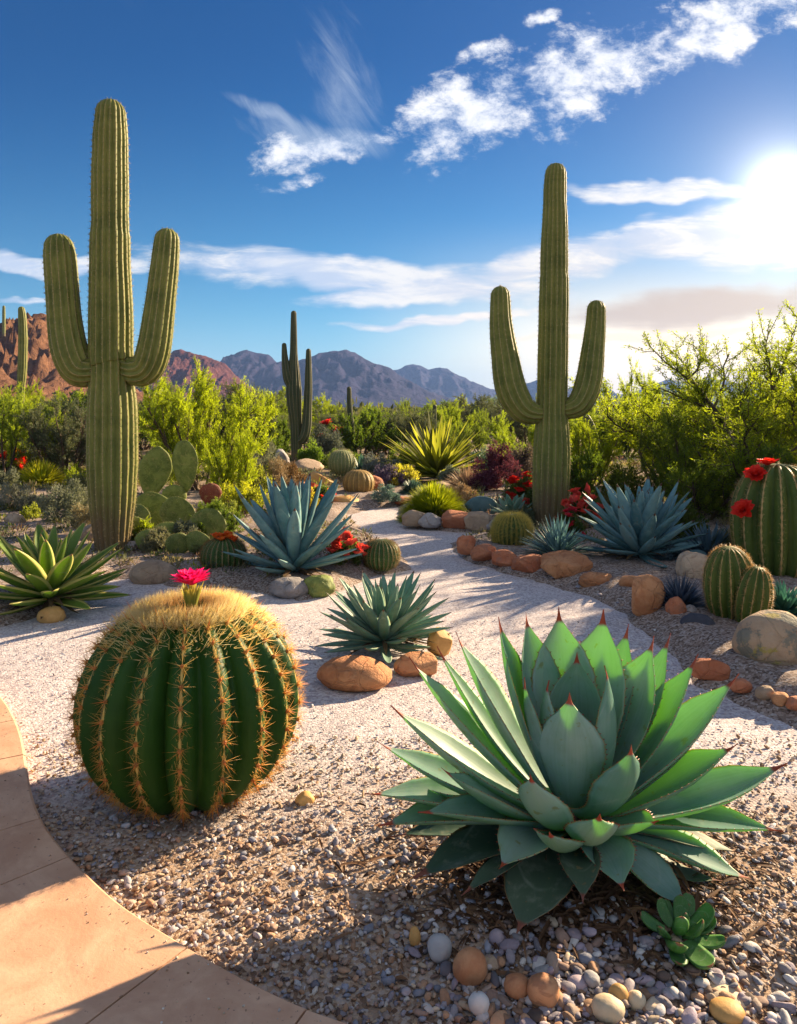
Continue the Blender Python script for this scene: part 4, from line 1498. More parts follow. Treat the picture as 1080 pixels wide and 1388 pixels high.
# ------------------------------------------------------------------ medium agaves
def at(px, py, z=0.05):
    g = G(px, py)
    g[2] = z
    return g


agave('agave', 'blue-grey agave with long upright leaves on grey lichened stones by the path', 'agave', at(398, 788, 0.05), 0.44, 0.74, 44, 0.088, M_BLUE, 31, e_in=86, e_out=8, bow=0.02, dead=M_DRY, pw=1.0, short=0.72)
agave('agave', 'green-grey agave growing between two orange boulders beside the path', 'agave', at(520, 884, 0.02), 0.335, 0.43, 62, 0.084, M_TEAL, 32, e_in=86, e_out=-2, bow=0.03, dead=M_DRY, pw=0.8)
agave('agave', 'big powder-blue agave in front of the feathery tree', 'agave', at(866, 768, 0.07), 0.49, 0.62, 62, 0.092, M_BLUE, 33, e_in=87, e_out=4, bow=0.03, dead=M_DRY, pw=1.1)
agave('agave', 'green agave with yellow-edged leaves beside the yellow stone', 'agave', at(66, 826, 0.03), 0.44, 0.58, 44, 0.118, M_GRN, 34, e_in=82, e_out=-2, bow=0.02, dead=M_DRY, pw=0.75)
agave('agave', 'small teal agave fan at the foot of the saguaro beside the round blue pad', 'agave', at(694, 712, 0.08), 0.27, 0.26, 24, 0.13, M_TEAL, 35, e_in=80, e_out=12, bow=0.05, chan=0.5)


def rosette(name, label, cat, px, py, rpx, n, wid, seed, mat, group=None, z=0.06, **kw):
    d = depth(py)
    V, F, uv, c = needle_rosette(n, rpx / FPX * d, wid, seed, **kw)
    a = Acc()
    a.add(V, [F], uv, c)
    return single(name, a.mesh('rosette', mat), label, cat, at(px, py, z), group)


rosette('yucca', 'small pale blue spiky yucca beside the orange edging stones', 'yucca', 757, 766, 56, 260, 0.011, 41, M_FOLB, emin=-10, c1=(0.09, 0.17, 0.18), c2=(0.22, 0.34, 0.35), seg=4)
rosette('yucca', 'blue-grey spiky rosette between the big blue agave and the ribbed cactus', 'yucca', 962, 768, 52, 200, 0.013, 42, M_FOLB, emin=2, c1=(0.06, 0.11, 0.15), c2=(0.13, 0.20, 0.25))
rosette('yucca', 'dark slate-blue needle rosette by the dark stone', 'yucca', 922, 838, 46, 300, 0.0055, 43, M_FOLB, emin=5, c1=(0.04, 0.055, 0.09), c2=(0.13, 0.16, 0.22))
rosette('succulent', 'low blue-green rosette behind the lichened boulder', 'succulent', 1062, 852, 48, 210, 0.014, 44, M_FOLB, emin=5, c1=(0.03, 0.10, 0.08), c2=(0.08, 0.20, 0.15), droop=0.2)
rosette('desert_spoon', 'large yellow-green desert spoon with long stiff leaves behind the tufted grass', 'desert spoon', 592, 652, 84, 190, 0.045, 45, M_FOL, z=0.05, emin=8, c1=(0.10, 0.11, 0.02), c2=(0.26, 0.25, 0.06), droop=0.08, seg=5)
rosette('desert_spoon', 'small spiky yucca head on the far scrub line', 'yucca', 660, 585, 24, 90, 0.10, 46, M_FOLG, z=0.6, emin=5, c1=(0.06, 0.09, 0.03), c2=(0.12, 0.15, 0.05))
rosette('grass_tussock', 'bright yellow-green tufted grass ball edged by reddish stones', 'grass', 588, 706, 40, 4600, 0.0050, 47, M_FOL, z=0.06, emin=-4, c1=(0.13, 0.17, 0.01), c2=(0.34, 0.34, 0.02), droop=0.22, lj=0.16, root=0.28)
rosette('grass_tussock', 'round blue-green tuft beside the red edging rock', 'grass', 560, 676, 20, 900, 0.010, 48, M_FOLB, z=0.06, emin=2, c1=(0.08, 0.14, 0.10), c2=(0.17, 0.25, 0.19), droop=0.4, root=0.25)
rosette('grass_tussock', 'yellow grass tuft glowing beside red flowers and the stump', 'grass', 56, 664, 34, 900, 0.010, 49, M_FOL, z=0.05, emin=4, c1=(0.22, 0.24, 0.02), c2=(0.42, 0.36, 0.03), droop=0.3, root=0.3)
rosette('grass_tussock', 'dry pinkish grass beside the purple bush', 'grass', 634, 672, 34, 500, 0.008, 50, M_DRY, z=0.05, emin=15, c1=(0.34, 0.24, 0.16), c2=(0.50, 0.38, 0.26), droop=0.3, root=0.3)
rosette('agave', 'blue-green agave in the distance behind the lavender bush', 'agave', 490, 650, 32, 70, 0.035, 51, M_FOLB, z=0.06, emin=15, c1=(0.07, 0.14, 0.10), c2=(0.15, 0.24, 0.18))


# ------------------------------------------------------------------ barrels and columns
def barrel(name, label, px, py, wpx, hpx, mat, seed, nribs=22, dep=0.10, fuzz=2600, fl=0.028, gold=(0.85, 0.66, 0.24), z=0.04, tilt=(0, 0), par=None, off=(0, 0), d=None, squash=0.8, fr=0.0008, step=0.03):
    d = d or depth(py)
    r = wpx / FPX * d * 0.5
    H = hpx / FPX * d
    g = np.array(((px - CX) / FPX * (d + r * 0.7), d + r * 0.7, z))
    t = par or thing(name, label, 'cactus', g)
    ph = np.linspace(-0.72, 1.0, 34) * np.pi / 2
    rad = np.maximum(r * np.cos(ph) ** squash, 0.003)
    zz = H * 0.46 + np.sin(ph) * H * 0.54
    C = np.stack([0 * zz, 0 * zz, zz], -1)
    V, F, uv, fr_ = ribbed(C, rad, nribs, dep, 0.8, 6)
    rg = np.random.default_rng(seed)
    rot = (tilt[0], tilt[1], rg.uniform(0, 0.5))
    b = part('body', mesh_np('body', V.reshape(-1, 3), [F], uv, None, [mat]), t, (off[0], off[1], 0), rot)
    s = fr_[3]
    q = rg.uniform(0.02, s[-1] * 0.99, fuzz)
    r_, z_ = np.interp(q, s, rad), np.interp(q, s, zz)
    T, N, B = fr_[:3]
    k = (rg.integers(0, nribs, fuzz) + 0.5) / nribs * 2 * np.pi
    az = k + rg.normal(0, 0.03, fuzz)
    nb = np.cos(az)[:, None] * N[0] + np.sin(az)[:, None] * B[0]
    p = nb * r_[:, None] + np.stack([0 * z_, 0 * z_, z_], -1)
    dd = nb + np.stack([0 * z_, 0 * z_, (z_ / H - 0.46) * 2.4], -1) + rg.normal(0, 0.5, (fuzz, 3))
    col = np.array(gold) * rg.uniform(0.6, 1.1, (fuzz, 1))
    V, F, c = spikes(p, dd, fl * rg.uniform(0.6, 1.2, fuzz), fr, col)
    part('spines', mesh_np('spines', V, [F], None, c, [M_SPINE]), b, kind='stuff')
    return t, b, r, H


barrel('barrel_cactus', 'small golden barrel cactus ringed by curved terracotta stones', 694, 752, 52, 46, M_BAR2, 61, 26, 0.10, 11000, 0.045, (0.90, 0.78, 0.24), 0.04)
t_, b_, r_, h_ = barrel('barrel_cactus', 'brown barrel cactus with an orange flower crown beside the blue-grey agave', 303, 784, 62, 46, M_BAR2, 62, 24, 0.10, 4200, 0.025, (0.50, 0.30, 0.10), 0.03)
for i, (ox, oy) in enumerate(((-0.05, -0.03), (0.0, -0.06), (0.05, -0.02), (0.02, 0.04), (0.09, -0.05), (-0.02, 0.03))):
    part('flower', flower_mesh('flower', M_PETAL, 0.055, 10, 2, 70 + i, (0.72, 0.10, 0.015), (0.85, 0.25, 0.03), 48), t_, (ox, oy, h_ * 0.98 - 0.02 * i % 0.03))
barrel('barrel_cactus', 'small brown round barrel cactus at the path edge by the coral flowers', 517, 778, 50, 40, M_BAR2, 63, 24, 0.08, 3800, 0.022, (0.48, 0.34, 0.12), 0.02)
t_, b_, r_, h_ = barrel('barrel_cactus', 'twin-headed ribbed green cactus behind the lichened boulder', 990, 858, 68, 102, M_TALL, 64, 15, 0.21, 3000, 0.020, (0.72, 0.50, 0.22), 0.05, (0.05, -0.10))
barrel('', '', 1008, 868, 48, 84, M_TALL, 65, 13, 0.20, 2200, 0.018, (0.72, 0.50, 0.22), 0.05, (0.06, 0.14), t_, (0.03, -0.14), depth(868))
t_, b_, r_, h_ = barrel('columnar_cactus', 'stout ribbed cactus with pale ridges and scarlet flowers behind the twin-headed cactus', 1053, 800, 122, 158, M_TALL, 66, 15, 0.26, 5200, 0.028, (0.74, 0.52, 0.24), 0.05, squash=0.72)
for i, (ox, oy, oz, tl) in enumerate(((-0.075, -0.03, 0.985, -0.1), (-0.19, -0.10, 0.90, -0.5), (0.10, -0.30, 0.72, 0.2), (-0.285, -0.13, 0.60, -0.9))):
    f = part('flower', flower_mesh('flower', M_PETAL, 0.084, 17, 4, 80 + i, (0.68, 0.02, 0.012), (0.82, 0.06, 0.03), 30), t_, (ox, oy, h_ * oz), (0.5 if oy < -0.05 else 0.0, tl, 0))
# mound in the distance: prickly pads and a round barrel
barrel('barrel_cactus', 'pale round barrel cactus on the heap of rocks beyond the path', 463, 664, 36, 32, M_PALE, 67, 22, 0.05, 2600, 0.045, (0.62, 0.58, 0.34), 0.20, d=depth(660))
barrel('barrel_cactus', 'wide tan barrel cactus leaning under the pale round one', 486, 675, 44, 34, M_TANB, 68, 18, 0.05, 900, 0.03, (0.5, 0.36, 0.14), 0.03)


def pad_mesh(name, mat, w, h, th, seed):
    V, F = ico(4)
    n = fbm(V * 1.4 + seed, 3) - 0.5
    P = V * (1 + n * 0.18)[:, None]
    taper = np.interp(P[:, 2], (-1, -0.6, 0.2, 1), (0.45, 0.7, 1.0, 0.95))
    P = P * np.stack([taper * w / 2, np.full(len(P), th / 2), np.full(len(P), h / 2)], -1)
    P[:, 2] += h / 2
    return mesh_np(name, P, [F], None, None, [mat])


def prickly_pear():
    g = at(246, 722, 0.03)
    d = g[1]
    t = thing('prickly_pear', 'prickly pear with big round grey-green pads beside the tallest saguaro', 'cactus', g)
    rg = np.random.default_rng(90)
    for i, (px, py, w, h, dy, ry, rz, red) in enumerate(((202, 676, 46, 72, .10, .18, .4, 0), (252, 668, 40, 72, .12, .03, -.2, 0), (282, 686, 32, 32, -.05, .15, .5, 1), (210, 722, 60, 56, -.08, -.15, .2, 0), (186, 742, 48, 44, -.12, -.3, .3, 0),
                                                        (242, 732, 58, 60, -.14, .05, -.3, 0), (272, 742, 52, 56, -.05, .30, .3, 0), (226, 746, 50, 40, -.2, 0.1, .2, 0), (196, 728, 42, 46, .05, -.3, -.3, 0), (230, 690, 36, 34, .05, .3, .6, 0), (255, 742, 40, 34, -.16, .2, .2, 0), (198, 752, 40, 36, -.24, .2, .4, 0), (272, 756, 42, 38, -.26, -.2, -.3, 0), (240, 756, 38, 34, -.3, .1, .5, 0), (288, 728, 36, 42, .02, .5, .2, 0), (180, 722, 36, 44, .05, -.4, .2, 0))):
        dd = min(d + dy, 1.16 * FPX / (py - HZ))
        b = W(px, py, dd)
        o = part('pad', pad_mesh('pad', M_PADR if red else M_PAD, w / FPX * dd, h / FPX * dd, 0.05, i), t, b - g, (0.12, ry, rz), label='dark red pad' if red else None)
        n = 420
        V, F = ico(4)
        k = rg.integers(0, len(o.data.vertices), n)
        co = np.array([o.data.vertices[j].co[:] for j in k])
        no = np.array([o.data.vertices[j].normal[:] for j in k])
        V, F, c = spikes(co, no + rg.normal(0, 0.4, (n, 3)), 0.016 * rg.uniform(0.6, 1.3, n), 0.0007, np.array((0.6, 0.52, 0.3)) * rg.uniform(0.7, 1.1, (n, 1)))
        part('spines', mesh_np('spines', V, [F], None, c, [M_SPINE]), o, kind='stuff')


prickly_pear()


# round blue pads
def pad_plant(name, label, px, py, pads, mat, seed):
    g = at(px, py, 0.06)
    d = depth(py)
    t = thing(name, label, 'cactus', g)
    for i, (x, y, w, h, dy, ry, rz) in enumerate(pads):
        part('pad', pad_mesh('pad', mat, w / FPX * d, h / FPX * d, 0.07, seed + i), t, W(x, y, d + dy) - g, (0.1, ry, rz))
    return t


M_BPAD = rock_mat('blue_pad', (0.06, 0.13, 0.15), (0.10, 0.18, 0.20), None, 2.0, 0.55, 0.25)
pad_plant('prickly_pear', 'low prickly pear with one broad teal pad behind the reddish stones', 652, 706, [(652, 702, 46, 30, 0, 0, 0.1), (672, 706, 26, 18, -.05, .3, .4)], M_BPAD, 5)
pad_plant('prickly_pear', 'blue-grey pad lying beside the fuzzy brown stone', 945, 775, [(940, 778, 52, 34, 0, -.25, .2), (962, 780, 36, 24, .1, .4, -.3)], M_BPAD, 9)


def small_succulent():
    g = at(918, 1292, 0.01)
    t = thing('succulent', 'small dark green fleshy succulent under the broad agave among pebbles', 'succulent', g)
    leafm = [unit_leaf('leaf', M_SUCC, 0.28, 0.10, PROF_BLUNT, 0.10, 0.20, seed=i) for i in range(3)]
    d = depth(1292)
    rg = np.random.default_rng(5)
    for i, (px, py, L, az, el) in enumerate(((908, 1290, 46, -100, 30), (890, 1268, 34, 170, 30), (925, 1260, 34, 70, 62), (942, 1270, 44, 10, 40), (935, 1296, 50, -75, 8), (952, 1290, 40, -20, 15), (905, 1262, 32, 120, 55),
                                            (918, 1275, 36, -90, 62), (930, 1280, 38, -40, 50), (938, 1248, 34, 60, 35), (900, 1282, 30, -140, 45), (922, 1300, 40, -110, 5), (958, 1275, 34, 20, 22), (912, 1255, 28, 100, 40), (926, 1268, 26, -60, 75))):
        p = G(px, py)
        p[2] = 0.03
        L_ = L / FPX * d * 1.1
        part('leaf', leafm[i % 3], t, (p - g) * (0.6, 0.6, 1) + (0, 0, 0.0), (rg.normal(0, 0.2), -R(el), R(az)), (L_, L_, L_))


small_succulent()

# ------------------------------------------------------------------ stones
rock('rock', 'smooth orange boulder in front of the green-grey agave', 'rock', 479, 936, 100, 48, M_ORANGE, 1, asp=0.75, rough=0.16, facets=1)
rock('rock', 'angular orange stone under the green-grey agave, beside the smooth boulder', 'rock', 566, 918, 64, 38, M_ORANGE, 2, facets=5, rough=0.2)
rock('rock', 'blocky yellowish stone standing at the sunny side of the green-grey agave', 'rock', 596, 888, 34, 40, M_OCHRE, 3, facets=6, rough=0.2)
rock('rock', 'pinkish boulder at the foot of the tallest saguaro', 'rock', 207, 792, 64, 36, M_TAN, 4, rough=0.14)
rock('rock', 'yellow stone under the yellow-edged agave', 'rock', 70, 843, 36, 24, M_OCHRE, 5, rough=0.18)
rock('rock', 'large lichen-spotted boulder in front of the twin-headed cactus', 'rock', 1046, 922, 108, 88, M_LICHEN, 6, asp=0.85, rough=0.12, z=0.03)
rock('rock', 'dark slate-grey stone beside the needle rosette', 'rock', 946, 868, 46, 32, M_SLATE, 7, facets=3, z=0.03, rough=0.15)
rock('rock', 'small red angular stone leaning on the dark grey stone', 'rock', 916, 852, 28, 34, M_TERRA, 8, facets=5, z=0.04)
rock('rock', 'fuzzy-looking brown round stone behind the dark needle rosette', 'rock', 940, 800, 50, 46, M_TAN, 9, z=0.05)
rock('rock', 'pale grey chip beside the red angular stone', 'rock', 934, 850, 22, 24, M_GREY, 10, facets=4, z=0.04)
rock('rock', 'white pebble lying alone before the lichened boulder', 'pebble', 968, 886, 14, 9, M_WHITE, 11, z=0.04)
EDGE = [(632, 757, 20, 22, 'curled end stone of the terracotta edging by the golden barrel'), (655, 766, 26, 18, 'second edging stone under the golden barrel, flat and reddish'),
        (685, 774, 30, 18, 'edging stone straight below the small golden barrel'), (718, 782, 36, 20, 'edging stone between golden barrel and pale blue yucca'),
        (767, 790, 54, 30, 'largest rounded edging boulder below the pale blue yucca'), (810, 802, 38, 17, 'low flat edging stone below the big powder-blue agave')]
for i, (x, y, w, h, l) in enumerate(EDGE):
    rock('edging_stone', l, 'edging stone', x, y, w * 1.28, h * 1.3, M_TERRA if i < 4 else M_ORANGE, 20 + i, 'orange edging stones along the path', rough=0.28, sq=0.72, facets=5, sub=4, z=0.035)
EDGE2 = [(858, 812, 38, 24, 'pinkish round edging stone behind the sandy lump'), (876, 842, 46, 46, 'lumpy sandy edging stone touching the dark needle rosette'),
         (962, 928, 46, 22, 'long terracotta brick in the edging before the lichened boulder'), (1004, 946, 26, 16, 'small terracotta edging stone beyond the long brick'),
         (1037, 956, 24, 16, 'pale pink edging stone next to the small terracotta one'), (1058, 964, 22, 15, 'orange edging stone next to the pale pink one'),
         (1080, 971, 26, 16, 'edging stone cut by the edge of the photo')]
for i, (x, y, w, h, l) in enumerate(EDGE2):
    rock('edging_stone', l, 'edging stone', x, y, w * 1.08, h * 1.2, (M_ORANGE, M_ORANGE, M_TERRA, M_TERRA, M_TAN, M_ORANGE, M_TERRA)[i], 40 + i, 'orange edging stones along the path', rough=0.2, facets=4 if i == 1 else 1, sq=0.75 if i == 2 else 0.9, asp=0.5 if i == 2 else 0.8, rz=-0.35 if i == 2 else None, z=0.03)
EDGE3 = [(562, 716, 30, 22, 'grey-brown stone at the front tip of the tufted grass bed', M_TAN), (584, 718, 26, 18, 'pale stone second along the tufted grass bed', M_GREY),
         (617, 720, 34, 24, 'rounded reddish stone below the tufted grass', M_TERRA), (650, 722, 36, 24, 'split pinkish stone between tufted grass and teal pad', M_TAN),
         (672, 724, 20, 16, 'small grey stone below the teal agave fan', M_GREY)]
for i, (x, y, w, h, l, m) in enumerate(EDGE3):
    rock('edging_stone', l, 'edging stone', x, y, w * 1.25, h * 1.1, m, 60 + i, 'stones round the tufted grass bed', rough=0.3, facets=6, sq=0.8, sub=4, z=0.03)
FAR = [(415, 646, 50, 22, 'flat-topped tan slab at the foot of the slim distant saguaro', M_TAN), (430, 664, 44, 24, 'yellowish rock in the heap beside the pale round barrel', M_OCHRE),
       (470, 689, 40, 16, 'low yellow-brown rock at the far edge of the path', M_OCHRE), (545, 686, 30, 11, 'flat red edging rock by the far bend of the path', M_TERRA),
       (505, 684, 30, 14, 'tan stone between the heap and the blue tuft', M_TAN), (500, 672, 40, 26, 'brown rock under the leaning barrel', M_TERRA),
       (380, 640, 26, 30, 'rough pale rock behind the blue-grey agave', M_GREY), (410, 680, 40, 26, 'orange rock behind the tips of the blue-grey agave', M_ORANGE),
       (178, 758, 40, 24, 'grey-brown stone at the shaded foot of the tallest saguaro', M_GREY), (120, 745, 34, 34, 'tan stone between the yellow-edged agave and the saguaro', M_TAN),
       (52, 690, 30, 18, 'mauve stone among grey shrubs below the yellow tuft', M_TERRA), (8, 700, 26, 34, 'pale stone at the edge of the west bed', M_TAN), (20, 720, 28, 22, 'tan stone behind the yellow-edged agave', M_TAN),
       (600, 668, 30, 14, 'low tan rock at the foot of the desert spoon', M_TAN)]
for i, (x, y, w, h, l, m) in enumerate(FAR):
    rock('rock', l, 'rock', x, y, w, h, m, 80 + i, rough=0.26, facets=5, sub=4, z=0.03)
# grey lichened clumps under the blue-grey agave
rock('rock', 'grey lichened lump under the blue-grey agave', 'rock', 392, 812, 54, 30, M_GREY, 120, rough=0.3, z=0.01)
rock('rock', 'mossy green-brown lump beside the grey lichened one', 'rock', 432, 810, 44, 32, M_PAD, 121, rough=0.3, z=0.01)

PEB = [(595, 1300, 36, 34, 'white angular pebble beside the round orange one', M_WHITE, 3), (637, 1332, 46, 44, 'round orange pebble, largest of the pebbles', M_PEBO, 0),
       (701, 1350, 36, 30, 'orange pebble touching a bigger orange one', M_PEBO, 0), (736, 1364, 46, 42, 'big smooth orange pebble in the middle of the pebbles', M_PEBO, 0),
       (649, 1372, 30, 28, 'pale blue-white pebble below the round orange one', M_WHITE, 0), (824, 1384, 46, 34, 'cream oblong pebble, largest pale one', M_CREAM, 0),
       (838, 1364, 28, 30, 'ochre pebble leaning behind the cream oblong one', M_OCHRE, 0), (986, 1384, 48, 28, 'ochre oval pebble in the lower corner', M_OCHRE, 0),
       (986, 1362, 54, 24, 'long tan pebble behind the ochre oval one', M_CREAM, 0), (862, 1366, 26, 24, 'peach pebble beside the leaning ochre one', M_CREAM, 0),
       (674, 1282, 24, 24, 'mauve pebble near the drooping dark leaf', M_LILAC, 0), (562, 1278, 16, 24, 'upright tan pebble near the white angular one', M_OCHRE, 0),
       (783, 1340, 30, 20, 'lilac oval pebble behind the cream oblong one', M_LILAC, 0), (413, 1090, 28, 20, 'yellow stone at the side of the golden barrel cactus', M_OCHRE, 3),
       (858, 1280, 22, 22, 'reddish pebble beside the fleshy succulent', M_PEBO, 0), (665, 1312, 28, 18, 'tan pebble between round orange ones', M_TAN, 0)]
for i, (x, y, w, h, l, m, fc) in enumerate(PEB):
    rock('pebble', l, 'pebble', x, y, w, h, m, 140 + i, 'larger pebbles lying on the gravel', rough=0.10, facets=fc, sub=3, asp=0.9, z=0.0)


def scatter_stones(name, n, xr, yr, size, sub, seed, pal, dens=None, flat=0.7, rough=0.18, sink=0.3):
    rg = np.random.default_rng(seed)
    x = rg.uniform(*xr, n)
    y = yr[0] + (yr[1] - yr[0]) * rg.uniform(0, 1, n)
    keep = np.abs(x) < y * 0.62 + 0.25
    keep &= ~on_paving(x, y)
    if dens is not None:
        keep &= rg.uniform(size=n) < dens(x, y)
    x, y = x[keep], y[keep]
    n = len(x)
    r = size[0] * (size[1] / size[0]) ** (rg.uniform(0, 1, n) ** 1.8)
    V, F = ico(sub)
    sc = r[:, None] * np.stack([rg.uniform(0.8, 1.65, n), rg.uniform(0.6, 1.1, n), rg.uniform(0.45, 0.85, n) * flat / 0.7], -1)
    a = rg.uniform(0, 6.28, n)
    J = 1 + rough * rg.normal(size=(n, len(V)))
    if sub == 3:
        for _ in range(4):
            dr = unit(rg.normal(size=(n, 3)))
            J = J * (1 - 0.8 * np.clip(V @ dr.T - rg.uniform(0.55, 0.85, n)[None], 0, 1).T)
    P = V[None] * J[..., None] * sc[:, None]
    tl = rg.normal(0, 0.35, n)
    px_ = P[..., 0] * np.cos(tl)[:, None] - P[..., 2] * np.sin(tl)[:, None]
    pz_ = P[..., 0] * np.sin(tl)[:, None] + P[..., 2] * np.cos(tl)[:, None]
    X = px_ * np.cos(a)[:, None] - P[..., 1] * np.sin(a)[:, None] + x[:, None]
    Y = px_ * np.sin(a)[:, None] + P[..., 1] * np.cos(a)[:, None] + y[:, None]
    Z = pz_ + (ground_h(x, y) + sc[:, 2] * (1 - sink * 2))[:, None]
    pal = np.array(pal)
    col = pal[rg.integers(0, len(pal), n)] * rg.uniform(0.75, 1.2, (n, 1))
    Fa = (np.arange(n)[:, None, None] * len(V) + F[None]).reshape(-1, 3)
    me = mesh_np(name, np.stack([X, Y, Z], -1).reshape(-1, 3), [Fa], None, np.repeat(np.clip(col, 0, 0.8), len(V), 0), [M_GRAV], None, sub > 1)
    return single(name, me, None, None, kind='stuff')


def gravel_material():
    m, t, p, out = newmat('gravel_stones')
    a = t.node('ShaderNodeAttribute', attribute_name='Col')
    tc = t.node('ShaderNodeTexCoord')
    n = t.noise(tc.outputs['Object'], 160.0, 4.0, 0.65)
    t.put(p.inputs['Base Color'], t.mix(t.smooth(n, 0.35, 0.7) * 0.35, a.outputs['Color'], t.scale(a.outputs['Color'], 0.6)))
    p.inputs['Roughness'].default_value = 0.75
    p.inputs['Specular IOR Level'].default_value = 0.3
    bump(t, p, n, 0.4, 0.003)
    return m


M_GRAV = gravel_material()
PAL_COOL = [(0.30, 0.27, 0.30), (0.40, 0.36, 0.38), (0.22, 0.20, 0.23), (0.52, 0.50, 0.51), (0.34, 0.22, 0.17), (0.42, 0.31, 0.25), (0.26, 0.27, 0.33), (0.16, 0.11, 0.09), (0.40, 0.24, 0.15)]
PAL_WARM = [(0.42, 0.29, 0.18), (0.52, 0.38, 0.26), (0.34, 0.21, 0.13), (0.24, 0.14, 0.08), (0.56, 0.46, 0.36), (0.46, 0.38, 0.33), (0.60, 0.54, 0.48)]
PAL_PATH = [(0.48, 0.42, 0.42), (0.58, 0.52, 0.52), (0.38, 0.32, 0.32), (0.65, 0.61, 0.62), (0.44, 0.41, 0.45)]
coolzone = lambda x, y: np.clip(1.25 - (y - 1.4) * 1.1 + x * 0.1, 0.12, 1)
scatter_stones('gravel', 9500, (-1.3, 1.5), (1.28, 2.25), (0.0030, 0.0105), 2, 5, PAL_COOL, coolzone)
scatter_stones('gravel', 9000, (-1.6, 1.7), (1.30, 2.7), (0.0028, 0.0080), 1, 6, PAL_WARM, None)
scatter_stones('gravel', 9000, (-2.8, 3.0), (2.0, 4.2), (0.0022, 0.0055), 1, 7, PAL_PATH, None)
scatter_stones('gravel', 3000, (0.7, 3.4), (2.6, 5.2), (0.004, 0.014), 1, 8, PAL_COOL, lambda x, y: (sdf_poly(np.stack([x, y], -1), BED_EAST) > 0) * 1.0, sink=-1.0)
near_peb = lambda x, y: np.exp(-((x - 0.42) / 0.34) ** 4) * (y < 1.72) * np.clip((1.75 - y) * 4, 0, 1)
scatter_stones('gravel', 1700, (0.0, 0.85), (1.36, 1.76), (0.0065, 0.0185), 3, 9, [tuple(q * 0.72 for q in c) for c in PAL_COOL] + [(0.46, 0.36, 0.26), (0.46, 0.26, 0.15), (0.32, 0.26, 0.30), (0.34, 0.28, 0.33), (0.38, 0.33, 0.36), (0.58, 0.53, 0.50)], near_peb, rough=0.03, sink=0.15, flat=0.6)  # cool palette darkened: the agave's shade is put into the pebble colour


# ------------------------------------------------------------------ shrubs and trees
YG1, YG2 = (0.14, 0.17, 0.012), (0.36, 0.41, 0.022)
GG1, GG2 = (0.05, 0.09, 0.018), (0.13, 0.17, 0.03)
GREY1, GREY2 = (0.10, 0.12, 0.085), (0.22, 0.23, 0.16)
PROTO = {}


def tree(kind, name, label, cat, px, py, hpx, wpx, group, rz=0.0, z=0.0, d=None):
    """a copy of a prototype tree: base at ground pixel, crown hpx high and wpx wide"""
    d = d or depth(py)
    H, Wd = hpx / FPX * d, wpx / FPX * d
    g = np.array(((px - CX) / FPX * d, d, z))
    if kind not in PROTO:
        tr, cr = KINDS[kind]()
        n = len(cr.vertices)
        co = np.empty(n * 3, np.float32)
        cr.vertices.foreach_get('co', co)
        co = co.reshape(-1, 3)
        PROTO[kind] = (tr, cr, np.quantile(co[:, 2], 0.995), np.quantile(np.abs(co[:, :2]), 0.985) * 2)
    tr, cr, h0, w0 = PROTO[kind]
    s = (Wd / w0, Wd / w0, H / h0)
    t = thing(name, label, cat, g, group, rz)
    t.scale = s
    part('trunk', tr, t)
    part('crown', cr, t)
    return t


KINDS = {
    'veil': lambda: feathery_meshes(201, 1.0, 1.0, 8, 10, 12, 84, 0.026, 0.0030, YG1, YG2, M_FOL, M_BARK, (8, 62), 0.022),
    'veil2': lambda: feathery_meshes(202, 1.0, 1.0, 7, 9, 12, 80, 0.027, 0.0033, (0.12, 0.15, 0.02), (0.29, 0.35, 0.032), M_FOL, M_BARK, (10, 66), 0.022),
    'grey': lambda: feathery_meshes(203, 1.0, 1.0, 9, 9, 10, 46, 0.030, 0.0050, (0.075, 0.095, 0.05), (0.17, 0.19, 0.10), M_FOLG, M_BARK, (15, 70), 0.020),
    'green': lambda: feathery_meshes(204, 1.0, 1.0, 8, 9, 10, 52, 0.036, 0.0075, GG1, GG2, M_FOL, M_BARK, (10, 68), 0.022),
    'big': lambda: feathery_meshes(205, 1.0, 1.0, 9, 13, 15, 64, 0.019, 0.0024, (0.10, 0.135, 0.015), (0.36, 0.40, 0.028), M_FOL, M_BARK, (6, 66), 0.020, curl=0.5),
    'big2': lambda: feathery_meshes(206, 1.0, 1.0, 8, 12, 13, 70, 0.022, 0.0032, (0.06, 0.09, 0.02), (0.22, 0.27, 0.03), M_FOL, M_BARK, (20, 75), 0.020),
}
TG = 'feathery desert trees behind the garden'
tree('big', 'palo_verde', 'large feathery palo verde tree reaching highest near the sun', 'tree', 1075, 700, 262, 400, TG, 0.3)
tree('big', 'palo_verde', 'lower feathery palo verde leaning before the large one', 'tree', 975, 690, 168, 240, TG, 2.2)
tree('veil', 'palo_verde', 'yellow-green feathery bush at the sunless side of the large palo verde', 'tree', 900, 668, 160, 150, TG, 1.3)
tree('big2', 'desert_shrub', 'dense dark green feathery shrub behind the powder-blue agave', 'shrub', 945, 712, 150, 230, TG, 2.1)
tree('green', 'desert_shrub', 'low dark green shrub behind the scarlet-flowered ribbed cactus', 'shrub', 1075, 740, 130, 150, TG, 0.2)
tree('veil', 'palo_verde', 'bright yellow-green feathery tree beside the tallest saguaro', 'tree', 276, 672, 168, 165, TG, 0.0)
tree('veil2', 'palo_verde', 'paler feathery tree behind the bright yellow-green one', 'tree', 225, 652, 130, 130, TG, 2.0)
tree('veil', 'palo_verde', 'low yellow-green bush before the far saguaros, touching the blue-grey agave', 'tree', 318, 690, 100, 84, TG, 4.0)
tree('grey', 'desert_shrub', 'grey-green twiggy shrub behind the dark stump', 'shrub', 92, 655, 112, 125, TG, 1.0)
tree('veil2', 'palo_verde', 'green-yellow tree at the edge beyond the red flowers', 'tree', 5, 655, 130, 135, TG, 3.0)
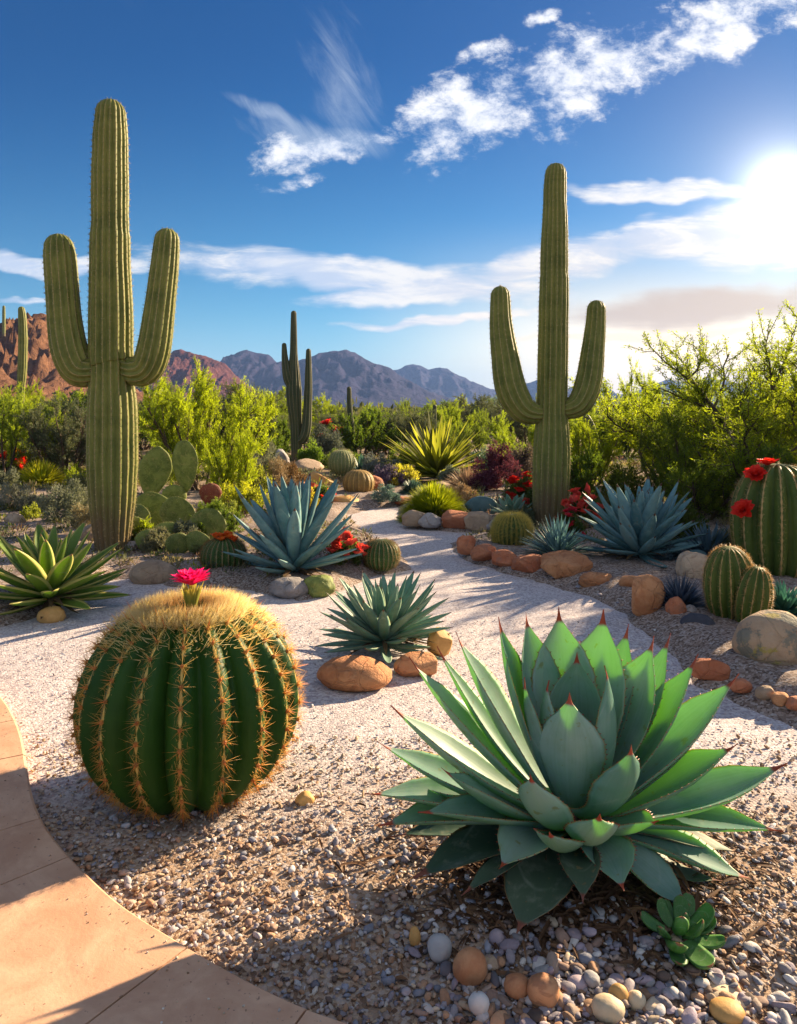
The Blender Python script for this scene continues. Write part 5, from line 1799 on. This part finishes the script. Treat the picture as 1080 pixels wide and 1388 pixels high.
tree('veil', 'palo_verde', 'small yellow bush glowing at the base of the grey twiggy shrub', 'tree', 118, 668, 40, 56, TG, 5.0)
tree('green', 'desert_shrub', 'bright green bush between prickly pear and blue-grey agave', 'shrub', 292, 745, 66, 70, TG, 2.6)
tree('green', 'desert_shrub', 'leafy green bush behind the grey shrub with red flowers', 'shrub', 512, 617, 60, 84, TG, 0.7)
tree('veil2', 'palo_verde', 'yellowish bush beside the saguaro with a constricted top', 'tree', 700, 640, 80, 105, TG, 0.9)
tree('green', 'desert_shrub', 'green bush between slim saguaro and yellow feathery tree', 'shrub', 372, 628, 58, 66, TG, 3.3)
tree('veil', 'palo_verde', 'yellow-green bush under the east arm of the saguaro behind the blue agave', 'tree', 800, 668, 96, 80, TG, 1.9)
tree('green', 'desert_shrub', 'dark bush in the shade behind the coral flowers', 'shrub', 790, 690, 80, 90, TG, 4.4)
tree('big2', 'desert_shrub', 'dark olive shrub at the far end of the path', 'shrub', 640, 618, 60, 80, TG, 5.2)

rg_ = np.random.default_rng(77)
FARG = 'scrub trees along the far edge of the garden'
far_kinds = ('veil', 'veil2', 'green', 'grey', 'big2')
far_lab = {'veil': 'yellow-green far scrub tree on the flat beyond the garden', 'veil2': 'olive-yellow far scrub tree on the flat beyond the garden', 'green': 'dark green far scrub tree on the flat beyond the garden',
           'grey': 'grey-green far scrub tree on the flat beyond the garden', 'big2': 'deep olive far scrub bush on the flat beyond the garden'}
for i in range(64):
    px = -60 + 1200 * (i + rg_.uniform(-0.4, 0.4)) / 64
    d = rg_.uniform(17, 38)
    kd = far_kinds[rg_.integers(0, 5)]
    top = 545 + rg_.uniform(-12, 14) - (12 if px < 380 else 0)
    top = max(top, 551) if 760 < px < 870 else top
    H = EYE + (HZ - top) / FPX * d
    H = max(0.7, H)
    tree(kd, 'scrub_tree', far_lab[kd], 'tree', px, 0, H / d * FPX, H / d * FPX * rg_.uniform(0.9, 1.5), FARG + ', ' + kd.replace('veil2', 'olive').replace('big2', 'deep olive').replace('veil', 'yellow'), rg_.uniform(0, 6), 0.0, d)


def far_scrub():
    rg = np.random.default_rng(9)
    n = 2600
    r = 38 * (520 / 38) ** rg.uniform(0, 1, n)
    az = rg.uniform(-0.62, 0.62, n)
    x, y = r * np.sin(az), r * np.cos(az)
    per = 60
    R_ = rg.uniform(0.5, 1.6, n)
    off = unit(rg.normal(size=(n, per, 3))) * (rg.uniform(0.2, 1, (n, per, 1)) ** 0.4)
    off[..., 2] = np.abs(off[..., 2]) * 0.9
    c = np.stack([x, y, ground_h(x, y)], -1)[:, None] + off * R_[:, None, None]
    tone = (rg.uniform(0, 1, (n, 1)) * 0.7 + rg.uniform(0, 0.3, (n, per)))[..., None]
    col = np.array((0.06, 0.075, 0.03)) * (1 - tone) + np.array((0.19, 0.19, 0.06)) * tone
    V, F, C = leaf_quads(c.reshape(-1, 3), off.reshape(-1, 3) + rg.normal(0, 0.4, (n * per, 3)), np.repeat(R_, per) * 0.34, np.repeat(R_, per) * 0.08, col.reshape(-1, 3), rg)
    single('desert_scrub', mesh_np('desert_scrub', V, [F], None, C, [M_FOLG]), None, None, kind='stuff')


far_scrub()


def tuft(name, label, cat, px, py, wpx, hpx, n, leaf, lw, c1, c2, mat, seed, group=None, z=0.05, clumps=26, up=0.6):
    d = depth(py)
    me = tuft_mesh(seed, wpx / FPX * d * 0.5, hpx / FPX * d, n, leaf, lw, c1, c2, mat, clumps, 'foliage', up)
    return single(name, me, label, cat, at(px, py, z), group)


tuft('shrub', 'dusty grey-green shrub in front of the tallest saguaro and prickly pear', 'shrub', 248, 752, 58, 42, 5200, 0.030, 0.0045, GREY1, GREY2, M_FOLG, 301)
tuft('shrub', 'small sage shrub between saguaro foot and pinkish boulder', 'shrub', 212, 760, 48, 34, 4200, 0.026, 0.004, (0.12, 0.13, 0.08), (0.24, 0.23, 0.14), M_FOLG, 302)
tuft('shrub', 'grey sage shrub before the saguaro, below the twiggy shrub', 'shrub', 94, 716, 74, 58, 7000, 0.036, 0.005, GREY1, GREY2, M_FOLG, 303)
tuft('shrub', 'low grey shrub at the edge behind the yellow-edged agave', 'shrub', 22, 700, 60, 44, 4800, 0.034, 0.005, (0.13, 0.14, 0.11), (0.26, 0.26, 0.20), M_FOLG, 304)
tuft('shrub', 'tiny yellow-green shrub beside the low grey shrub', 'shrub', 42, 712, 30, 22, 1600, 0.026, 0.005, (0.14, 0.16, 0.03), (0.26, 0.27, 0.05), M_FOL, 305)
tuft('shrub', 'lush yellow-green shrub wrapped round the prickly pear', 'shrub', 192, 752, 40, 34, 3000, 0.045, 0.007, (0.10, 0.14, 0.015), (0.22, 0.25, 0.025), M_FOL, 306)
tuft('shrub', 'dark grey shrub topped with red flowers behind the thin saguaro pole', 'shrub', 440, 632, 62, 52, 5600, 0.07, 0.010, (0.07, 0.085, 0.075), (0.15, 0.17, 0.14), M_FOLG, 307)
tuft('shrub', 'blue-grey shrub behind the lavender mound', 'shrub', 516, 652, 56, 34, 4200, 0.05, 0.008, (0.11, 0.13, 0.14), (0.20, 0.22, 0.22), M_FOLG, 308)
tuft('shrub', 'lavender-purple mound beside the blue-grey shrub', 'shrub', 530, 664, 54, 30, 4600, 0.045, 0.006, (0.09, 0.07, 0.14), (0.19, 0.15, 0.25), M_FOLG, 309)
tuft('shrub', 'maroon purple-leaved bush beside scarlet flowers', 'shrub', 676, 674, 72, 58, 8500, 0.055, 0.007, (0.075, 0.02, 0.04), (0.17, 0.05, 0.085), M_FOLG, 310)
tuft('shrub', 'dull violet-brown bush behind the maroon one', 'shrub', 706, 664, 52, 58, 4600, 0.055, 0.007, (0.07, 0.05, 0.06), (0.14, 0.11, 0.10), M_FOLG, 311)
tuft('shrub', 'pale teal shrub between desert spoon and maroon bush', 'shrub', 660, 652, 54, 36, 3800, 0.05, 0.008, (0.08, 0.14, 0.08), (0.17, 0.24, 0.13), M_FOLB, 312)
tuft('shrub', 'little silvery blue plant by the red edging rock', 'shrub', 525, 686, 40, 24, 2600, 0.03, 0.006, (0.12, 0.18, 0.15), (0.24, 0.30, 0.25), M_FOLB, 313)
tuft('shrub', 'low olive ground plant at the foot of the far saguaro', 'shrub', 712, 716, 34, 24, 2200, 0.03, 0.005, (0.07, 0.09, 0.05), (0.14, 0.16, 0.09), M_FOLG, 314)
tuft('shrub', 'tan dry brush beside the slim distant saguaro', 'shrub', 372, 672, 56, 44, 4200, 0.045, 0.004, (0.26, 0.20, 0.11), (0.42, 0.34, 0.20), M_DRY, 315)
tuft('shrub', 'small green plant among rocks between pale barrel and blue shrub', 'shrub', 452, 640, 40, 26, 2600, 0.04, 0.007, (0.06, 0.10, 0.03), (0.13, 0.17, 0.05), M_FOL, 316)
tuft('shrub', 'dark low shrub behind the blue-grey spiky rosette', 'shrub', 930, 745, 60, 46, 4600, 0.04, 0.006, (0.04, 0.06, 0.02), (0.09, 0.11, 0.03), M_FOL, 317)
tuft('shrub', 'ruddy dry brush between the two blue yuccas and the saguaro', 'shrub', 770, 728, 46, 30, 2600, 0.04, 0.004, (0.15, 0.08, 0.05), (0.28, 0.16, 0.09), M_DRY, 318)
tuft('shrub', 'olive shrub at the foot of the tree beyond the powder-blue agave', 'shrub', 850, 700, 90, 60, 5200, 0.05, 0.007, (0.06, 0.075, 0.02), (0.13, 0.14, 0.03), M_FOL, 319)


def flowering(name, label, px, py, wpx, hpx, nf, fr, seed, c1, c2, leafc=((0.05, 0.08, 0.03), (0.11, 0.15, 0.05)), z=0.05, cup=35):
    d = depth(py)
    g = at(px, py, z)
    t = thing(name, label, 'flowers', g)
    rw, H = wpx / FPX * d * 0.5, hpx / FPX * d
    part('foliage', tuft_mesh(seed, rw * 0.95, H * 0.8, 2200, 0.05 * d / 8, 0.007 * d / 8, leafc[0], leafc[1], M_FOL, 18), t)
    rg = np.random.default_rng(seed)
    ms = [flower_mesh('flower', M_PETAL, fr / FPX * d, 11, 3, seed + i, c1, c2, cup) for i in range(2)]
    for i in range(nf):
        az, el = rg.uniform(0, 6.28), math.asin(rg.uniform(0.15, 1))
        p = np.array((math.cos(az) * math.cos(el) * rw, math.sin(az) * math.cos(el) * rw, math.sin(el) * H * 0.92)) * rg.uniform(0.85, 1.05)
        part('flower', ms[i % 2], t, p, (rg.normal(0, 0.4) + 0.3, rg.normal(0, 0.4), rg.uniform(0, 6)), rg.uniform(0.8, 1.25))


RED1_, RED2_ = (0.60, 0.015, 0.012), (0.80, 0.05, 0.03)
CORAL1, CORAL2 = (0.62, 0.05, 0.045), (0.80, 0.16, 0.10)
flowering('red_flowers', 'scarlet flower clump leaning on the saguaro behind the teal agave fan', 706, 692, 42, 54, 16, 9, 401, RED1_, RED2_)
flowering('red_flowers', 'coral-red flowers between saguaro and powder-blue agave', 788, 724, 60, 58, 18, 9.5, 402, CORAL1, CORAL2)
flowering('red_flowers', 'small crimson flowers at the foot of the saguaro by the pale blue yucca', 775, 738, 30, 46, 8, 7, 403, (0.5, 0.02, 0.04), (0.7, 0.05, 0.08))
flowering('red_flowers', 'coral flowers tucked behind the blue-grey agave beside the brown barrel', 470, 778, 54, 52, 20, 10, 404, CORAL1, CORAL2)
flowering('red_flowers', 'red flowers beside the dark saguaro stump', 18, 652, 46, 36, 10, 13, 405, RED1_, RED2_)
flowering('red_flowers', 'red flowers on top of the dark grey shrub', 450, 622, 44, 52, 9, 11, 406, RED1_, RED2_)
flowering('red_flowers', 'orange-red flowers above the tips of the blue-grey agave', 432, 692, 34, 32, 6, 11, 407, (0.62, 0.06, 0.02), (0.8, 0.16, 0.04))
flowering('red_flowers', 'tiny scarlet flowers low behind the maroon bush', 722, 700, 22, 40, 6, 7, 408, CORAL1, CORAL2)


FILL = [('grey-green sage mound left of the stump, partly under the red flowers'.replace('left of', 'beyond'), 2, 672, 50, 36, GREY1, GREY2, M_FOLG), ('olive brush between the yellow tuft and the tallest saguaro', 104, 684, 52, 34, (0.10, 0.11, 0.05), (0.22, 0.22, 0.09), M_FOLG),
        ('straw-coloured brush at the foot of the tallest saguaro', 116, 726, 44, 36, (0.22, 0.19, 0.09), (0.36, 0.32, 0.17), M_DRY), ('small silver bush in the west bed, before the mauve stone', 62, 704, 36, 26, (0.16, 0.18, 0.14), (0.30, 0.32, 0.25), M_FOLG),
        ('dusty green brush behind the pinkish boulder and blue-grey agave', 282, 762, 44, 26, (0.08, 0.10, 0.04), (0.17, 0.19, 0.08), M_FOLG), ('yellow-green brush behind the blue-grey agave', 350, 706, 70, 50, (0.14, 0.16, 0.02), (0.32, 0.31, 0.04), M_FOL),
        ('golden low brush behind the tips of the blue-grey agave', 405, 700, 56, 34, (0.22, 0.17, 0.03), (0.40, 0.32, 0.06), M_FOL), ('green brush at the foot of the grey shrub and thin pole', 468, 646, 46, 30, (0.06, 0.09, 0.025), (0.14, 0.18, 0.05), M_FOL),
        ('dark green brush behind the lavender mound and desert spoon', 555, 648, 60, 42, (0.06, 0.09, 0.02), (0.16, 0.19, 0.04), M_FOL), ('tawny grassy brush on the far side of the tufted grass', 625, 690, 46, 26, (0.26, 0.19, 0.10), (0.42, 0.32, 0.19), M_DRY),
        ('green brush between desert spoon and the saguaro', 690, 650, 64, 44, (0.08, 0.11, 0.02), (0.20, 0.22, 0.04), M_FOL), ('brown-olive brush behind the coral flowers and saguaro', 830, 712, 60, 34, (0.10, 0.08, 0.03), (0.20, 0.17, 0.06), M_FOLG),
        ('dark bluish plant under the powder-blue agave, near the brown stone', 905, 772, 40, 22, (0.05, 0.08, 0.09), (0.11, 0.15, 0.17), M_FOLB), ('dull green plant behind the stout ribbed cactus base', 985, 770, 50, 44, (0.05, 0.07, 0.03), (0.11, 0.13, 0.05), M_FOLG)]
for i, (l, x, y, w, h, c1, c2, m) in enumerate(FILL):
    d = depth(y)
    tuft('shrub', l, 'shrub', x, y, w, h, 3400, 0.0045 * d, 0.0006 * d, c1, c2, m, 330 + i)


def ground_cover():
    """low sprigs and litter over the planted beds"""
    rg = np.random.default_rng(15)
    n = 5200
    d = 4.6 * (17.0 / 4.6) ** rg.uniform(0, 1, n)
    x = d * rg.uniform(-0.62, 0.62, n)
    P = np.stack([x, d], -1)
    s = np.maximum(np.maximum(sdf_poly(P, BED_WEST), sdf_poly(P, BED_MID)), np.where(d > 6.2, sdf_poly(P, BED_EAST), -1))
    pathish = (sdf_poly(P, BED_WEST) < 0) & (sdf_poly(P, BED_MID) < 0) & (sdf_poly(P, BED_EAST) < 0)
    keep = (s > 0.12) | ((d > 12.0) & pathish)
    keep &= fbm(np.stack([x * 1.1, d * 0.9, 0 * x], -1), 3) > rg.uniform(0.30, 0.62, n)
    x, d = x[keep], d[keep]
    n = len(x)
    per = 34
    R_ = rg.uniform(0.035, 0.12, n) * np.clip(d / 8, 0.7, 1.5)
    pal = np.array([(0.13, 0.14, 0.07), (0.25, 0.21, 0.10), (0.12, 0.15, 0.03), (0.22, 0.23, 0.03), (0.10, 0.12, 0.10), (0.16, 0.10, 0.08), (0.30, 0.24, 0.13)])
    base = pal[rg.integers(0, len(pal), n)]
    off = unit(rg.normal(size=(n, per, 3))) * rg.uniform(0.1, 1, (n, per, 1)) ** 0.5
    off[..., 2] = np.abs(off[..., 2]) * 0.8
    c = np.stack([x, d, np.full(n, 0.055)], -1)[:, None] + off * R_[:, None, None]
    col = base[:, None] * rg.uniform(0.6, 1.3, (n, per, 1))
    V, F, C = leaf_quads(c.reshape(-1, 3), off.reshape(-1, 3) + rg.normal(0, 0.35, (n * per, 3)) + (0, 0, 0.4), np.repeat(R_, per) * 0.5, np.repeat(R_, per) * 0.07, col.reshape(-1, 3), rg)
    single('ground_cover', mesh_np('ground_cover', V, [F], None, C, [M_FOLG]), None, None, kind='stuff')


ground_cover()


def grit_on_paving():
    rg = np.random.default_rng(33)
    n = 260
    k = rg.integers(60, len(PAVE) - 20, n)
    w = np.abs(rg.normal(0, 0.06, n)) + 0.012
    far = rg.uniform(size=n) < 0.25
    w = np.where(far, rg.uniform(0.02, 0.42, n), w)
    p = PAVE[k] + PAVE_N[k] * w[:, None]
    r = 0.0008 * (4.0 ** rg.uniform(0, 1, n) ** 2)
    V, F = ico(1)
    P = V[None] * (1 + 0.2 * rg.normal(size=(n, len(V), 1))) * r[:, None, None] * (1, 1, 0.7)
    P = P + np.stack([p[:, 0], p[:, 1], 0.0555 + r * 0.4], -1)[:, None]
    pal = np.array(PAL_WARM)
    col = np.repeat(pal[rg.integers(0, len(pal), n)], len(V), 0)
    Fa = (np.arange(n)[:, None, None] * len(V) + F[None]).reshape(-1, 3)
    single('loose_grit', mesh_np('loose_grit', P.reshape(-1, 3), [Fa], None, col, [M_GRAV], None, False), None, None, kind='stuff')


grit_on_paving()
MORE = [('leafy grey-green shrub by the rough pale rock and slim saguaro', 352, 650, 70, 50, GREY1, GREY2, M_FOLG), ('bright green shrub beside the slim distant saguaro', 424, 640, 44, 36, (0.06, 0.10, 0.02), (0.16, 0.22, 0.04), M_FOL),
        ('straw-yellow shrub behind the flat red edging rock', 545, 664, 46, 30, (0.22, 0.20, 0.04), (0.40, 0.35, 0.07), M_FOL), ('sage shrub at the foot of the prickly pear beside the red pad', 300, 722, 50, 40, (0.10, 0.12, 0.05), (0.22, 0.24, 0.09), M_FOL),
        ('yellowish shrub beside the red pad, before the bright feathery tree', 318, 704, 60, 50, (0.16, 0.18, 0.02), (0.38, 0.36, 0.03), M_FOL), ('grey sage ball behind the yellow tuft', 72, 648, 50, 40, GREY1, GREY2, M_FOLG),
        ('olive shrub between the yellow feathery tree and tan brush', 345, 676, 60, 46, (0.11, 0.13, 0.03), (0.26, 0.26, 0.06), M_FOL), ('low russet shrub behind the golden low brush', 392, 668, 50, 34, (0.17, 0.11, 0.05), (0.30, 0.21, 0.10), M_DRY),
        ('dark shrub between the saguaro behind the blue agave and the feathery trees', 770, 668, 60, 50, (0.05, 0.075, 0.02), (0.13, 0.16, 0.03), M_FOL), ('silvery shrub beyond the tufted grass, next to the dry pink grass', 612, 660, 36, 22, (0.13, 0.16, 0.12), (0.25, 0.28, 0.22), M_FOLG)]
for i, (l, x, y, w, h, c1, c2, m) in enumerate(MORE):
    d = depth(y)
    tuft('shrub', l, 'shrub', x, y, w, h, 4200, 0.0045 * d, 0.0006 * d, c1, c2, m, 360 + i)
